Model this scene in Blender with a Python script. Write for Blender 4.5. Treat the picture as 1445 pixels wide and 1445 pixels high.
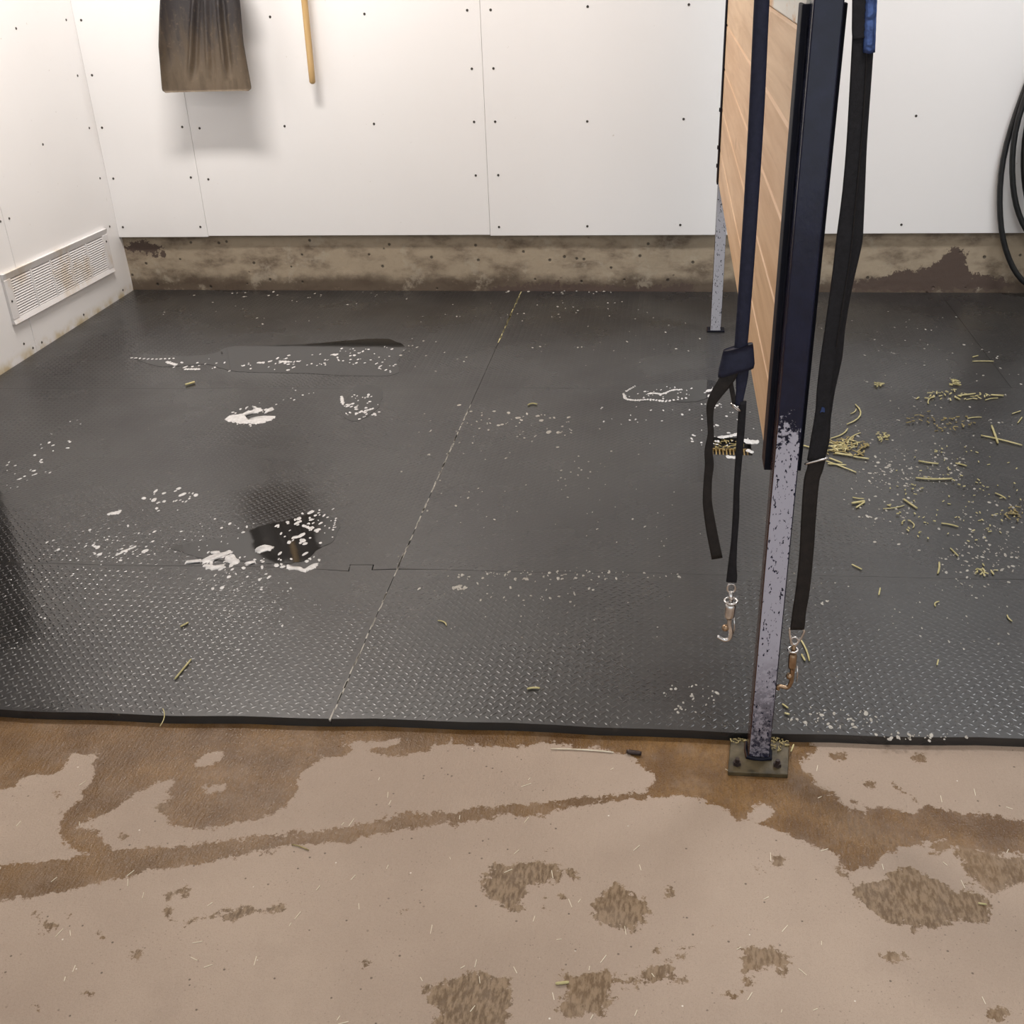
import bpy, bmesh, math, random
import numpy as np
from mathutils import Vector, Matrix

for o in list(bpy.data.objects):
    bpy.data.objects.remove(o)
S = bpy.context.scene
C = S.collection
RND = random.Random(7)
NP = np.random.RandomState(7)

# ------------------------------------------------------------------ camera
CAM = np.array([1.9398, -4.3497, 1.2782])
PITCH, ROLL, YAW, FPX = 0.4853, -0.0404, -0.1544, 1503.84
def cam_axes():
    cy, sy, cp, sp = math.cos(YAW), math.sin(YAW), math.cos(PITCH), math.sin(PITCH)
    f = np.array([sy*cp, cy*cp, -sp]); r = np.array([cy, -sy, 0.0]); u = np.cross(r, f)
    cr, sr = math.cos(ROLL), math.sin(ROLL)
    return cr*r+sr*u, -sr*r+cr*u, f
AR, AU, AF = cam_axes()
cd = bpy.data.cameras.new('camera'); cam = bpy.data.objects.new('camera', cd); C.objects.link(cam)
cd.sensor_fit = 'HORIZONTAL'; cd.sensor_width = 36.0; cd.lens = 36.0*FPX/1445.0; cd.clip_start = 0.02
cam.matrix_world = Matrix(((AR[0], AU[0], -AF[0], CAM[0]), (AR[1], AU[1], -AF[1], CAM[1]),
                           (AR[2], AU[2], -AF[2], CAM[2]), (0, 0, 0, 1)))
S.camera = cam

# ------------------------------------------------------------------ world, lights, exposure
w = bpy.data.worlds.new('world'); S.world = w; w.use_nodes = True
w.node_tree.nodes['Background'].inputs[0].default_value = (0.92, 0.96, 1.0, 1)
w.node_tree.nodes['Background'].inputs[1].default_value = 0.85
S.view_settings.view_transform = 'Standard'; S.view_settings.look = 'None'
S.view_settings.exposure = 0.6; S.view_settings.gamma = 1.0; S.view_settings.use_curve_mapping = False
def area(name, loc, rot, sx, sy, power, col):
    l = bpy.data.lights.new(name, 'AREA'); l.shape = 'RECTANGLE'; l.size = sx; l.size_y = sy
    l.energy = power; l.color = col
    o = bpy.data.objects.new(name, l); C.objects.link(o); o.location = loc; o.rotation_euler = rot
    return o
area('wash_bay_light', (0.45, -1.05, 2.66), (0, 0, 0), 0.75, 0.22, 38, (1.0, 0.925, 0.86))
area('hose_wall_fill', (3.35, -1.05, 2.66), (0, 0, 0), 0.75, 0.22, 24, (0.97, 0.98, 1.0))  # added fill, brightens the right part of the back wall
area('aisle_light', (2.6, -3.6, 2.66), (0, 0, 0), 1.3, 0.25, 16, (1.0, 0.965, 0.93))

# ------------------------------------------------------------------ helpers
def at(px, py, axis, val):
    d = AF + AR*(px-722.5)/FPX - AU*(py-722.5)/FPX
    t = (val-CAM[axis])/d[axis]
    return CAM + t*d
def floor_at(px, py, z=0.0): return at(px, py, 2, z)

def tag(o, label=None, cat=None, group=None, kind=None):
    if label: o['label'] = label
    if cat: o['category'] = cat
    if group: o['group'] = group
    if kind: o['kind'] = kind
    return o
def empty(name, loc, label=None, cat=None, group=None, kind=None):
    o = bpy.data.objects.new(name, None); C.objects.link(o); o.location = loc; o.empty_display_size = .05
    bpy.context.view_layer.update()
    return tag(o, label, cat, group, kind)
def mobj(name, me, mat=None, parent=None):
    o = bpy.data.objects.new(name, me); C.objects.link(o)
    if mat is not None and not me.materials: me.materials.append(mat)
    if parent is not None:
        o.parent = parent
        o.matrix_parent_inverse = Matrix.Translation(-Vector(parent.location))
    return o
def pyd(name, v, f, mat=None, parent=None, smooth=False):
    me = bpy.data.meshes.new(name); me.from_pydata([tuple(a) for a in v], [], [tuple(a) for a in f]); me.update()
    if smooth: me.polygons.foreach_set('use_smooth', [True]*len(me.polygons))
    return mobj(name, me, mat, parent)
def bmo(name, bm, mat=None, parent=None, smooth=False):
    bmesh.ops.recalc_face_normals(bm, faces=bm.faces)
    me = bpy.data.meshes.new(name); bm.to_mesh(me); bm.free()
    if smooth: me.polygons.foreach_set('use_smooth', [True]*len(me.polygons))
    return mobj(name, me, mat, parent)
def bbox(bm, lo, hi, bev=0.0, seg=1):
    r = bmesh.ops.create_cube(bm, size=1.0)
    vs = r['verts']
    for v in vs:
        v.co = Vector([lo[i]+(v.co[i]+.5)*(hi[i]-lo[i]) for i in range(3)])
    if bev > 0:
        es = list({e for v in vs for e in v.link_edges})
        bmesh.ops.bevel(bm, geom=es, offset=bev, segments=seg, affect='EDGES', profile=.6)
def box(name, lo, hi, mat, parent=None, bev=0.0, seg=1):
    bm = bmesh.new(); bbox(bm, lo, hi, bev, seg)
    return bmo(name, bm, mat, parent)
def catmull(P, n):
    P = [np.array(p, float) for p in P]; Q = [2*P[0]-P[1]]+P+[2*P[-1]-P[-2]]
    out = []
    for i in range(1, len(Q)-2):
        for k in range(n):
            t = k/n; a, b, c, d = Q[i-1], Q[i], Q[i+1], Q[i+2]
            out.append(.5*((2*b)+(c-a)*t+(2*a-5*b+4*c-d)*t*t+(3*b-a-3*c+d)*t**3))
    out.append(P[-1]); return out
def sweep(name, path, W, T, mat, parent=None, side=None, seg=10, square=0.0, smooth=True, closed=False, twist=None):
    """tube / strap: W = half widths along the side vector, T = half thickness"""
    n = len(path); path = [np.array(p, float) for p in path]
    if np.isscalar(W): W = [W]*n
    if np.isscalar(T): T = [T]*n
    v, f = [], []
    prev = None
    for i in range(n):
        a = path[(i-1) % n] if (closed or i > 0) else path[i]
        b = path[(i+1) % n] if (closed or i < n-1) else path[i]
        t = b-a; t /= (np.linalg.norm(t)+1e-12)
        s = np.array(side, float) if side is not None else (prev if prev is not None else np.array([1, 0.13, 0.07]) if abs(t[0]) < .8 else np.array([0, 1, .1]))
        s = s-t*(s@t); s /= (np.linalg.norm(s)+1e-12); prev = s
        b2 = np.cross(t, s)
        if twist is not None:
            c_, s_ = math.cos(twist[i]), math.sin(twist[i]); s, b2 = c_*s+s_*b2, -s_*s+c_*b2
        for k in range(seg):
            an = 2*math.pi*(k+.5)/seg; c, d = math.cos(an), math.sin(an)
            if square > 0:
                e = 1-square; c = math.copysign(abs(c)**e, c); d = math.copysign(abs(d)**e, d)
            v.append(path[i]+s*c*W[i]+b2*d*T[i])
    m = n if closed else n-1
    for i in range(m):
        for k in range(seg):
            j = (i+1) % n; k2 = (k+1) % seg
            f.append((i*seg+k, i*seg+k2, j*seg+k2, j*seg+k))
    if not closed:
        f.append(tuple(range(seg-1, -1, -1))); f.append(tuple((n-1)*seg+k for k in range(seg)))
    return pyd(name, v, f, mat, parent, smooth)
def ring(name, c, ax1, ax2, r1, r2, tube, mat, parent=None, n=20, seg=8):
    c = np.array(c); ax1 = np.array(ax1, float); ax2 = np.array(ax2, float)
    path = [c+ax1*r1*math.cos(2*math.pi*k/n)+ax2*r2*math.sin(2*math.pi*k/n) for k in range(n)]
    return sweep(name, path, tube, tube, mat, parent, side=np.cross(ax1, ax2), seg=seg, closed=True)
def poly_sd(P, poly):
    """signed distance, positive inside"""
    poly = np.array(poly); d = np.full(len(P), 1e9); ins = np.zeros(len(P), bool)
    for i in range(len(poly)):
        a, b = poly[i], poly[(i+1) % len(poly)]
        e = b-a; wv = P-a; t = np.clip((wv@e)/(e@e+1e-15), 0, 1)
        q = wv-t[:, None]*e; d = np.minimum(d, (q**2).sum(1))
        c = ((a[1] > P[:, 1]) != (b[1] > P[:, 1])) & (P[:, 0] < (b[0]-a[0])*(P[:, 1]-a[1])/(b[1]-a[1]+1e-15)+a[0])
        ins ^= c
    d = np.sqrt(d); return np.where(ins, d, -d)
def vnoise(x, y, s, seed=0):
    """smooth value noise in 0..1 (numpy)"""
    r = np.random.RandomState(seed).rand(64, 64)
    x = np.asarray(x)*s; y = np.asarray(y)*s
    xi = np.floor(x).astype(int); yi = np.floor(y).astype(int); fx = x-xi; fy = y-yi
    fx = fx*fx*(3-2*fx); fy = fy*fy*(3-2*fy)
    g = lambda a, b: r[a % 64, b % 64]
    return (g(xi, yi)*(1-fx)+g(xi+1, yi)*fx)*(1-fy)+(g(xi, yi+1)*(1-fx)+g(xi+1, yi+1)*fx)*fy

# ------------------------------------------------------------------ materials
class NT:
    def __init__(s, name):
        s.m = bpy.data.materials.new(name); s.m.use_nodes = True
        s.t = s.m.node_tree; s.b = s.t.nodes['Principled BSDF']
        s.tc = s.t.nodes.new('ShaderNodeTexCoord')
    def n(s, typ, **kw):
        x = s.t.nodes.new(typ)
        for k, v in kw.items(): setattr(x, k, v)
        return x
    def l(s, a, b): s.t.links.new(a, b)
    def noise(s, scale, detail=4, rough=.55, vec=None, dist=0.0, mapscale=None):
        x = s.n('ShaderNodeTexNoise'); x.inputs['Scale'].default_value = scale
        x.inputs['Detail'].default_value = detail; x.inputs['Roughness'].default_value = rough
        x.inputs['Distortion'].default_value = dist
        src = vec or s.tc.outputs['Object']
        if mapscale:
            mp = s.n('ShaderNodeMapping'); mp.inputs['Scale'].default_value = mapscale; s.l(src, mp.inputs[0]); src = mp.outputs[0]
        s.l(src, x.inputs['Vector']); return x.outputs['Fac']
    def voro(s, scale, feature='F1', vec=None, rnd=1.0):
        x = s.n('ShaderNodeTexVoronoi'); x.feature = feature; x.inputs['Scale'].default_value = scale
        x.inputs['Randomness'].default_value = rnd
        s.l(vec or s.tc.outputs['Object'], x.inputs['Vector']); return x.outputs['Distance']
    def ramp(s, fac, a, b, smooth=True):
        x = s.n('ShaderNodeMapRange'); x.interpolation_type = 'SMOOTHSTEP' if smooth else 'LINEAR'
        x.inputs['From Min'].default_value = a; x.inputs['From Max'].default_value = b
        s.l(fac, x.inputs['Value']); return x.outputs['Result']
    def rng(s, fac, lo, hi, a=0.0, b=1.0):
        x = s.n('ShaderNodeMapRange'); x.inputs['From Min'].default_value = a; x.inputs['From Max'].default_value = b
        x.inputs['To Min'].default_value = lo; x.inputs['To Max'].default_value = hi
        s.l(fac, x.inputs['Value']); return x.outputs['Result']
    def math(s, op, a, b=None, clamp=False):
        x = s.n('ShaderNodeMath', operation=op); x.use_clamp = clamp
        for i, q in enumerate((a, b)):
            if q is None: continue
            if isinstance(q, (int, float)): x.inputs[i].default_value = q
            else: s.l(q, x.inputs[i])
        return x.outputs[0]
    def mix(s, fac, a, b):
        x = s.n('ShaderNodeMix'); x.data_type = 'RGBA'
        for k, q in (('Factor', fac), ('A', a), ('B', b)):
            i = {'Factor': 0, 'A': 6, 'B': 7}[k]
            if isinstance(q, (int, float)): x.inputs[i].default_value = q
            elif isinstance(q, tuple): x.inputs[i].default_value = (*q, 1)
            else: s.l(q, x.inputs[i])
        return x.outputs[2]
    def bump(s, h, strength=.3, dist=.002):
        x = s.n('ShaderNodeBump'); x.inputs['Strength'].default_value = strength; x.inputs['Distance'].default_value = dist
        s.l(h, x.inputs['Height']); s.l(x.outputs[0], s.b.inputs['Normal'])
    def attr(s, name):
        x = s.n('ShaderNodeAttribute'); x.attribute_name = name; return x.outputs['Fac']
    def col(s, c):
        if isinstance(c, tuple): s.b.inputs['Base Color'].default_value = (*c, 1)
        else: s.l(c, s.b.inputs['Base Color'])
    def rough(s, r):
        if isinstance(r, (int, float)): s.b.inputs['Roughness'].default_value = r
        else: s.l(r, s.b.inputs['Roughness'])
    def metal(s, r): s.b.inputs['Metallic'].default_value = r
    def sep(s, i):
        x = s.n('ShaderNodeSeparateXYZ'); s.l(s.tc.outputs['Object'], x.inputs[0]); return x.outputs[i]

def m_panel():
    k = NT('white_wall_panel')
    a = k.mix(k.noise(3.0, 3), (.865, .86, .86), (.895, .89, .89))
    sp = k.ramp(k.noise(55, 2, .5), .74, .80)
    a = k.mix(k.math('MULTIPLY', sp, .35), a, (.45, .40, .34))
    sc = k.ramp(k.noise(9, 5, .6, mapscale=(1, 1, 3)), .70, .82)
    a = k.mix(k.math('MULTIPLY', sc, .25), a, (.62, .58, .54))
    k.col(a); k.rough(.42); k.bump(k.noise(160, 2), .08, .001); return k.m
def m_leftpanel():
    k = NT('white_side_panel')
    a = k.mix(k.noise(3.0, 3), (.845, .84, .84), (.88, .875, .875))
    z = k.sep(2)
    grime = k.math('MULTIPLY', k.math('SUBTRACT', 1.0, k.ramp(z, .0, .045)), k.ramp(k.noise(14, 4), .35, .65))
    a = k.mix(k.math('MULTIPLY', grime, .75), a, (.52, .40, .16))
    sp = k.ramp(k.noise(48, 2, .5), .735, .80)
    a = k.mix(k.math('MULTIPLY', sp, .4), a, (.40, .36, .32))
    k.col(a); k.rough(.45); k.bump(k.noise(150, 2), .08, .001); return k.m
def m_curb():
    k = NT('stained_concrete_curb')
    n1 = k.noise(6, 6, .62, mapscale=(1, 1, 2)); n2 = k.noise(38, 4, .6)
    a = k.mix(k.ramp(n1, .28, .56), (.15, .112, .078), (.40, .33, .24))
    a = k.mix(k.math('MULTIPLY', k.ramp(n2, .5, .72), .5), a, (.34, .28, .20))
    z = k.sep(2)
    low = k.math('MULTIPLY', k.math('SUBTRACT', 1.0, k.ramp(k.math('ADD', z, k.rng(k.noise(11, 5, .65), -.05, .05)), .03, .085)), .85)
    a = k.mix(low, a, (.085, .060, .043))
    bl = k.math('MULTIPLY', k.ramp(k.noise(10, 6, .7), .54, .66), .55)
    a = k.mix(bl, a, (.44, .385, .30))
    pit = k.math('SUBTRACT', 1.0, k.ramp(k.voro(17), .07, .14))
    a = k.mix(k.math('MULTIPLY', pit, .8), a, (.03, .024, .018))
    st = k.ramp(k.math('ADD', k.attr('stain'), k.rng(k.noise(32, 6, .78), -.060, .052)), -.002, .003)
    a = k.mix(st, a, (.10, .070, .056))
    k.col(a); k.rough(k.rng(low, .75, .35)); k.bump(k.math('ADD', n2, k.math('MULTIPLY', pit, -1.5)), .5, .004); return k.m
def m_concrete():
    k = NT('concrete_floor')
    big = k.noise(1.6, 4, .6); mid = k.noise(9, 5, .62); fine = k.noise(260, 3, .6); gr = k.noise(520, 2, .7)
    dry = k.mix(k.ramp(big, .30, .70), (.312, .238, .188), (.405, .318, .254))
    dry = k.mix(k.math('MULTIPLY', k.ramp(mid, .48, .75), .45), dry, (.310, .238, .190))
    dry = k.mix(k.rng(fine, .0, .35), dry, (.50, .41, .32))
    dry = k.mix(k.math('MULTIPLY', k.ramp(gr, .52, .68), .35), dry, (.22, .165, .13))
    sp = k.math('SUBTRACT', 1.0, k.ramp(k.voro(46), .06, .10))
    sp = k.math('MULTIPLY', sp, k.ramp(k.noise(17, 2), .44, .54))
    sp2 = k.math('MULTIPLY', k.math('SUBTRACT', 1.0, k.ramp(k.voro(120), .09, .17)), k.ramp(k.noise(8, 3), .46, .58))
    dry = k.mix(k.math('MULTIPLY', sp2, .5), dry, (.16, .12, .10))
    dry = k.mix(k.math('MULTIPLY', sp, .75), dry, (.10, .075, .06))
    wh = k.math('SUBTRACT', 1.0, k.ramp(k.voro(31, rnd=.93), .035, .055))
    wh = k.math('MULTIPLY', wh, k.ramp(k.noise(23, 2), .48, .55))
    dry = k.mix(k.math('MULTIPLY', wh, .8), dry, (.75, .70, .63))
    edge = k.rng(k.noise(27, 7, .76), -.038, .036)
    e2 = k.rng(k.noise(170, 3, .6), -.007, .007)
    e3 = k.math('MULTIPLY', k.math('SUBTRACT', 1.0, k.attr('strength')), k.rng(k.noise(75, 4, .7), -.016, .012))
    wet = k.ramp(k.math('ADD', k.math('ADD', k.math('ADD', k.attr('wet'), edge), e2), e3), -.0015, .0022)
    wet = k.math('MULTIPLY', wet, k.rng(k.ramp(k.noise(15, 4, .65), .32, .55), .84, 1.0))
    grain = k.noise(120, 3, .65, mapscale=(1.6, .5, 1))
    wc = k.mix(k.ramp(mid, .3, .7), (.110, .056, .019), (.205, .115, .044))
    wc = k.mix(k.math('MULTIPLY', k.ramp(grain, .45, .62), .45), wc, (.105, .058, .028))
    damp = k.mix(k.ramp(grain, .38, .62), (.135, .092, .056), (.290, .212, .140))
    st = k.attr('strength')
    wcol = k.mix(st, damp, wc)
    a = k.mix(wet, dry, wcol)
    k.col(a)
    rw = k.math('ADD', k.rng(st, .40, .16), k.rng(k.noise(330, 2, .5), -.25, .55))
    k.b.inputs['Specular IOR Level'].default_value = .22
    x = k.n('ShaderNodeMix'); k.l(wet, x.inputs[0]); x.inputs[2].default_value = .62; k.l(rw, x.inputs[3])
    k.rough(x.outputs[0])
    k.bump(k.math('ADD', k.math('MULTIPLY', fine, .6), k.math('ADD', grain, k.math('MULTIPLY', sp, -1))), .5, .0026); return k.m
def m_rubber():
    k = NT('black_rubber_mat')
    n1 = k.noise(2.2, 5, .6); n2 = k.noise(30, 4, .65)
    a = k.mix(k.ramp(n1, .3, .7), (.020, .0185, .0185), (.034, .033, .032))
    a = k.mix(k.math('MULTIPLY', k.ramp(n2, .55, .75), .5), a, (.060, .056, .050))
    fl = k.math('SUBTRACT', 1.0, k.ramp(k.voro(36), .05, .085))
    fl = k.math('MULTIPLY', fl, k.ramp(k.noise(7, 3), .52, .66))
    a = k.mix(k.math('MULTIPLY', fl, .65), a, (.30, .26, .19))
    k.col(a)
    rr = k.rng(k.noise(3.1, 4, .6), .21, .38, .3, .7)
    for (wx, wy, wr) in ((.93, -2.03, .24), (.45, -2.3, .42), (.55, -.85, .30)):
        vm = k.n('ShaderNodeVectorMath', operation='DISTANCE'); k.l(k.tc.outputs['Object'], vm.inputs[0]); vm.inputs[1].default_value = (wx, wy, 0)
        wz = k.ramp(k.math('ADD', vm.outputs['Value'], k.rng(k.noise(6, 4), -.12, .12)), wr*.55, wr)
        rr = k.math('MULTIPLY', rr, k.rng(wz, .42, 1.0))
    k.rough(rr); k.b.inputs['IOR'].default_value = 1.52
    k.bump(k.noise(210, 3, .6), .16, .0012); return k.m
def m_water():
    k = NT('dirty_water'); k.col((.018, .017, .016)); k.rough(.045); k.b.inputs['IOR'].default_value = 1.45
    k.bump(k.noise(26, 2), .05, .001); return k.m
def m_simple(name, c1, c2, scale, rough, metal=0.0, bump=.15, bs=120, mapscale=None, spec=.5):
    k = NT(name); k.col(k.mix(k.ramp(k.noise(scale, 4, .6, mapscale=mapscale), .3, .7), c1, c2)); k.rough(rough); k.metal(metal)
    k.b.inputs['Specular IOR Level'].default_value = spec
    if bump: k.bump(k.noise(bs, 3), bump, .0012)
    return k.m
def m_wood():
    k = NT('pine_board')
    n = k.noise(9, 5, .6, mapscale=(3, .18, 3), dist=.6)
    oi = k.n('ShaderNodeObjectInfo')
    a = k.mix(k.ramp(n, .3, .72), (.50, .31, .165), (.66, .46, .285))
    a = k.mix(k.rng(oi.outputs['Random'], 0, .35), a, (.58, .33, .17))
    streak = k.ramp(k.noise(26, 3, .6, mapscale=(3, .12, 3)), .62, .74)
    a = k.mix(k.math('MULTIPLY', streak, .35), a, (.33, .16, .07))
    kn = k.math('SUBTRACT', 1.0, k.ramp(k.voro(5.5, vec=None), .05, .11))
    a = k.mix(k.math('MULTIPLY', kn, .6), a, (.22, .10, .04))
    k.col(a); k.rough(.5); k.bump(n, .12, .001); return k.m
def m_whitewood():
    k = NT('peeling_white_board')
    y = k.sep(1)
    n = k.noise(22, 5, .7, mapscale=(1, .4, 1))
    paint = k.math('MULTIPLY', k.ramp(k.math('ADD', k.math('MULTIPLY', y, -1), k.rng(n, -.12, .12)), 2.22, 2.30), k.ramp(n, .30, .40))
    a = k.mix(k.noise(9, 4, mapscale=(3, .2, 3)), (.50, .30, .15), (.64, .42, .24))
    k.col(k.mix(paint, a, (.66, .64, .59))); k.rough(.6); k.bump(n, .25, .002); return k.m
def m_steel(name, base, wear, rust, ztop, lowk=1.0, rgh=.22, spec=.38):
    """dark painted steel; paint worn to pale grey on the front face below ztop, rust on the sides"""
    k = NT(name)
    z = k.sep(2); n = k.noise(26, 5, .65); n3 = k.noise(230, 3, .6, mapscale=(1, 1, .5)); n4 = k.noise(95, 4, .7)
    g = k.n('ShaderNodeNewGeometry'); sx = k.n('ShaderNodeSeparateXYZ'); k.l(g.outputs['True Normal'], sx.inputs[0])
    front = k.math('GREATER_THAN', k.math('MULTIPLY', sx.outputs[1], -1.0), .9)
    wz = k.math('SUBTRACT', 1.0, k.ramp(k.math('ADD', z, k.rng(n4, -.11, .11)), ztop-.012, ztop+.006))
    w = k.math('MULTIPLY', front, wz)
    w = k.math('MULTIPLY', w, k.math('SUBTRACT', 1.0, k.ramp(n3, .60, .64)))
    low = k.math('SUBTRACT', 1.0, k.ramp(k.math('ADD', z, k.rng(n, -.1, .1)), -.04, .26))
    low = k.math('MULTIPLY', low, lowk)
    w = k.math('MULTIPLY', w, k.math('SUBTRACT', 1.0, k.math('MULTIPLY', low, k.ramp(n4, .40, .56))))
    rz = k.math('MULTIPLY', k.math('SUBTRACT', 1.0, k.ramp(k.math('ADD', z, k.rng(n, -.3, .3)), .45, .95)), .75)
    a = k.mix(k.ramp(n, .3, .7), base, tuple(c*1.5 for c in base))
    side = k.math('LESS_THAN', sx.outputs[0], -.7)
    a = k.mix(k.math('MULTIPLY', rz, side), a, rust)
    a = k.mix(w, a, k.mix(k.math('MULTIPLY', low, .6), wear, (.16, .13, .14)))
    k.col(a); k.rough(k.rng(w, rgh, .50)); k.metal(0.0); k.b.inputs['Specular IOR Level'].default_value = spec; k.bump(k.math('ADD', n, n3), .18, .0012); return k.m
def m_shovel():
    k = NT('dusty_shovel_blade')
    z = k.sep(2); n = k.noise(14, 5, .65, mapscale=(3, 3, .5)); n2 = k.noise(60, 3)
    t = k.ramp(k.math('ADD', z, k.rng(n, -.22, .22)), .86, 1.14)
    a = k.mix(t, k.mix(k.ramp(n, .3, .7), (.105, .078, .052), (.165, .125, .085)), (.030, .026, .027))
    a = k.mix(k.math('MULTIPLY', k.ramp(n2, .55, .8), .4), a, (.20, .15, .10))
    k.col(a); k.rough(.5); k.metal(.2); k.bump(n2, .2, .002); return k.m
def m_vent():
    k = NT('white_vent_metal')
    y = k.sep(1)
    d = k.math('MULTIPLY', k.ramp(k.noise(7, 4, .6), .45, .66), .55)
    k.col(k.mix(d, (.78, .77, .775), (.55, .43, .28))); k.rough(.38); return k.m

M = dict(
    panel=m_panel(), lpanel=m_leftpanel(), curb=m_curb(), concrete=m_concrete(), rubber=m_rubber(), water=m_water(),
    wood=m_wood(), whitewood=m_whitewood(), shovel=m_shovel(), vent=m_vent(),
    post=m_steel('navy_painted_steel', (.0060, .0075, .021), (.40, .39, .46), (.075, .035, .020), .62),
    channel=m_steel('navy_painted_channel', (.007, .0075, .013), (.05, .05, .06), (.062, .028, .015), -1.0, 1.0, .6, .12),
    rear=m_steel('grey_faced_post', (.020, .020, .028), (.46, .46, .51), (.05, .03, .02), 3.0, 0.0),  # front face pale grey over its full height
    screw=m_simple('dark_screw', (.05, .045, .04), (.10, .09, .08), 60, .45, .6, 0),
    backing=m_simple('dark_backing', (.05, .045, .04), (.07, .06, .055), 8, .8, 0, 0),
    broom=m_simple('tan_wood_handle', (.50, .32, .13), (.60, .41, .19), 8, .5, 0, .1, 60, (6, 6, .5)),
    bristle=m_simple('straw_bristle', (.35, .25, .10), (.5, .38, .18), 40, .8),
    webbing=m_simple('black_webbing', (.009, .0085, .010), (.014, .0135, .016), 160, .7, 0, .5, 500, None, .22),
    sleeve=m_simple('navy_sleeve', (.010, .0115, .026), (.014, .016, .036), 120, .6, 0, .3, 400, None, .25),
    leather=m_simple('dark_brown_strap', (.011, .009, .0085), (.018, .0145, .013), 90, .6, 0, .35, 350, None, .25),
    tape=m_simple('shiny_blue_tape', (.020, .038, .12), (.05, .09, .24), 70, .16, .5, .5, 90),
    chrome=m_simple('worn_nickel', (.55, .53, .52), (.72, .70, .68), 60, .22, 1.0, .1),
    brass=m_simple('tarnished_brass', (.26, .17, .10), (.42, .30, .20), 60, .32, .9, .2),
    hose=m_simple('black_hose_rubber', (.012, .013, .014), (.020, .021, .022), 20, .38, 0, .05),
    straw=m_simple('dry_hay', (.40, .355, .16), (.56, .50, .27), 40, .7, 0, .1),
    strawdark=m_simple('wet_hay', (.20, .155, .06), (.36, .29, .12), 60, .6, 0, .2),
    pale=m_simple('pale_fibre', (.62, .55, .42), (.72, .66, .54), 40, .7, 0, 0),
    suds=m_simple('soap_suds', (.46, .45, .445), (.64, .63, .625), 90, .45, 0, .3, 300),
    dust=m_simple('dried_scum', (.28, .26, .23), (.44, .42, .38), 90, .7, 0, .3, 300),
    wall=m_simple('white_room_wall', (.72, .71, .69), (.78, .77, .75), 4, .6, 0, 0),
    ceiling=m_simple('white_ceiling', (.74, .73, .70), (.80, .79, .76), 4, .7, 0, 0),
    black=m_simple('black_boards', (.010, .009, .009), (.020, .017, .015), 12, .55, 0, .2),
    grate=m_simple('brown_drain_grate', (.20, .13, .045), (.40, .28, .10), 60, .5, .2, .3),
    dark=m_simple('drain_dark', (.006, .005, .005), (.012, .010, .008), 30, .6, 0, 0),
    plate=m_simple('dirty_steel_plate', (.040, .032, .018), (.105, .080, .042), 40, .34, .1, .5, 140),
    bolt=m_simple('rusty_bolt', (.035, .024, .022), (.07, .05, .045), 60, .45, .5, .2),
    lampbody=m_simple('lamp_body', (.7, .7, .7), (.75, .75, .75), 5, .5, 0, 0),
)
lm = NT('lamp_tube'); lm.b.inputs['Emission Color'].default_value = (1, .92, .8, 1); lm.b.inputs['Emission Strength'].default_value = 6.0
M['tube'] = lm.m

# ------------------------------------------------------------------ room shell
LX = -.406                       # left wall plane
ZC = -.019                       # concrete level (mats lie on it, mat tops at z = 0)
# concrete floor: fine grid where the camera looks, with the shapes of the wet patches stored as distances
POLY = []
def wetpoly(pts, k): POLY.append((np.array([floor_at(x, y, ZC)[:2] for x, y in pts]), k))
wetpoly([(-60, 990), (480, 1005), (640, 1005), (640, 1052), (612, 1050), (600, 1062), (560, 1066), (505, 1060), (478, 1068), (455, 1072),
         (438, 1082), (424, 1092), (422, 1118), (404, 1136), (380, 1149), (352, 1160), (300, 1168), (240, 1166), (234, 1142), (242, 1112),
         (247, 1097), (226, 1104), (198, 1120), (180, 1130), (150, 1150), (108, 1166), (138, 1172), (140, 1182), (158, 1199), (105, 1206),
         (78, 1172), (86, 1150), (114, 1126), (128, 1101), (141, 1063), (118, 1068), (100, 1066), (94, 1078), (78, 1096), (40, 1096), (14, 1111), (-60, 1130)], .9)
wetpoly([(-60, 1226), (60, 1214), (100, 1206), (150, 1199), (250, 1195), (330, 1184), (400, 1178), (480, 1166), (560, 1150), (640, 1143),
         (700, 1137), (760, 1131), (850, 1122), (912, 1120), (912, 1127), (830, 1135), (784, 1142), (770, 1152), (754, 1147), (690, 1154),
         (620, 1166), (545, 1178), (450, 1194), (380, 1200), (300, 1216), (220, 1229), (140, 1246), (100, 1256), (40, 1271), (-60, 1276)], .8)
wetpoly([(620, 1008), (900, 1020), (1040, 1030), (1140, 1040), (1152, 1062), (1124, 1080), (1145, 1096), (1170, 1116), (1200, 1131), (1222, 1148),
         (1232, 1140), (1290, 1146), (1312, 1134), (1345, 1146), (1400, 1151), (1500, 1164), (1500, 1214), (1400, 1206), (1345, 1196), (1330, 1186),
         (1300, 1189), (1260, 1206), (1230, 1223), (1190, 1227), (1196, 1215), (1180, 1208), (1140, 1191), (1110, 1176), (1050, 1161), (1020, 1141),
         (985, 1129), (940, 1126), (904, 1122), (922, 1110), (920, 1092), (900, 1080), (888, 1064), (850, 1058), (770, 1050), (700, 1055), (640, 1049)], 1.0)
wetpoly([(1342, 1190), (1400, 1204), (1500, 1212), (1500, 1250), (1445, 1252), (1400, 1262), (1376, 1247), (1362, 1226), (1346, 1204)], .35)
wetpoly([(1290, 1192), (1338, 1184), (1345, 1196), (1310, 1210), (1296, 1212), (1298, 1206), (1318, 1198)], .6)
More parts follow.
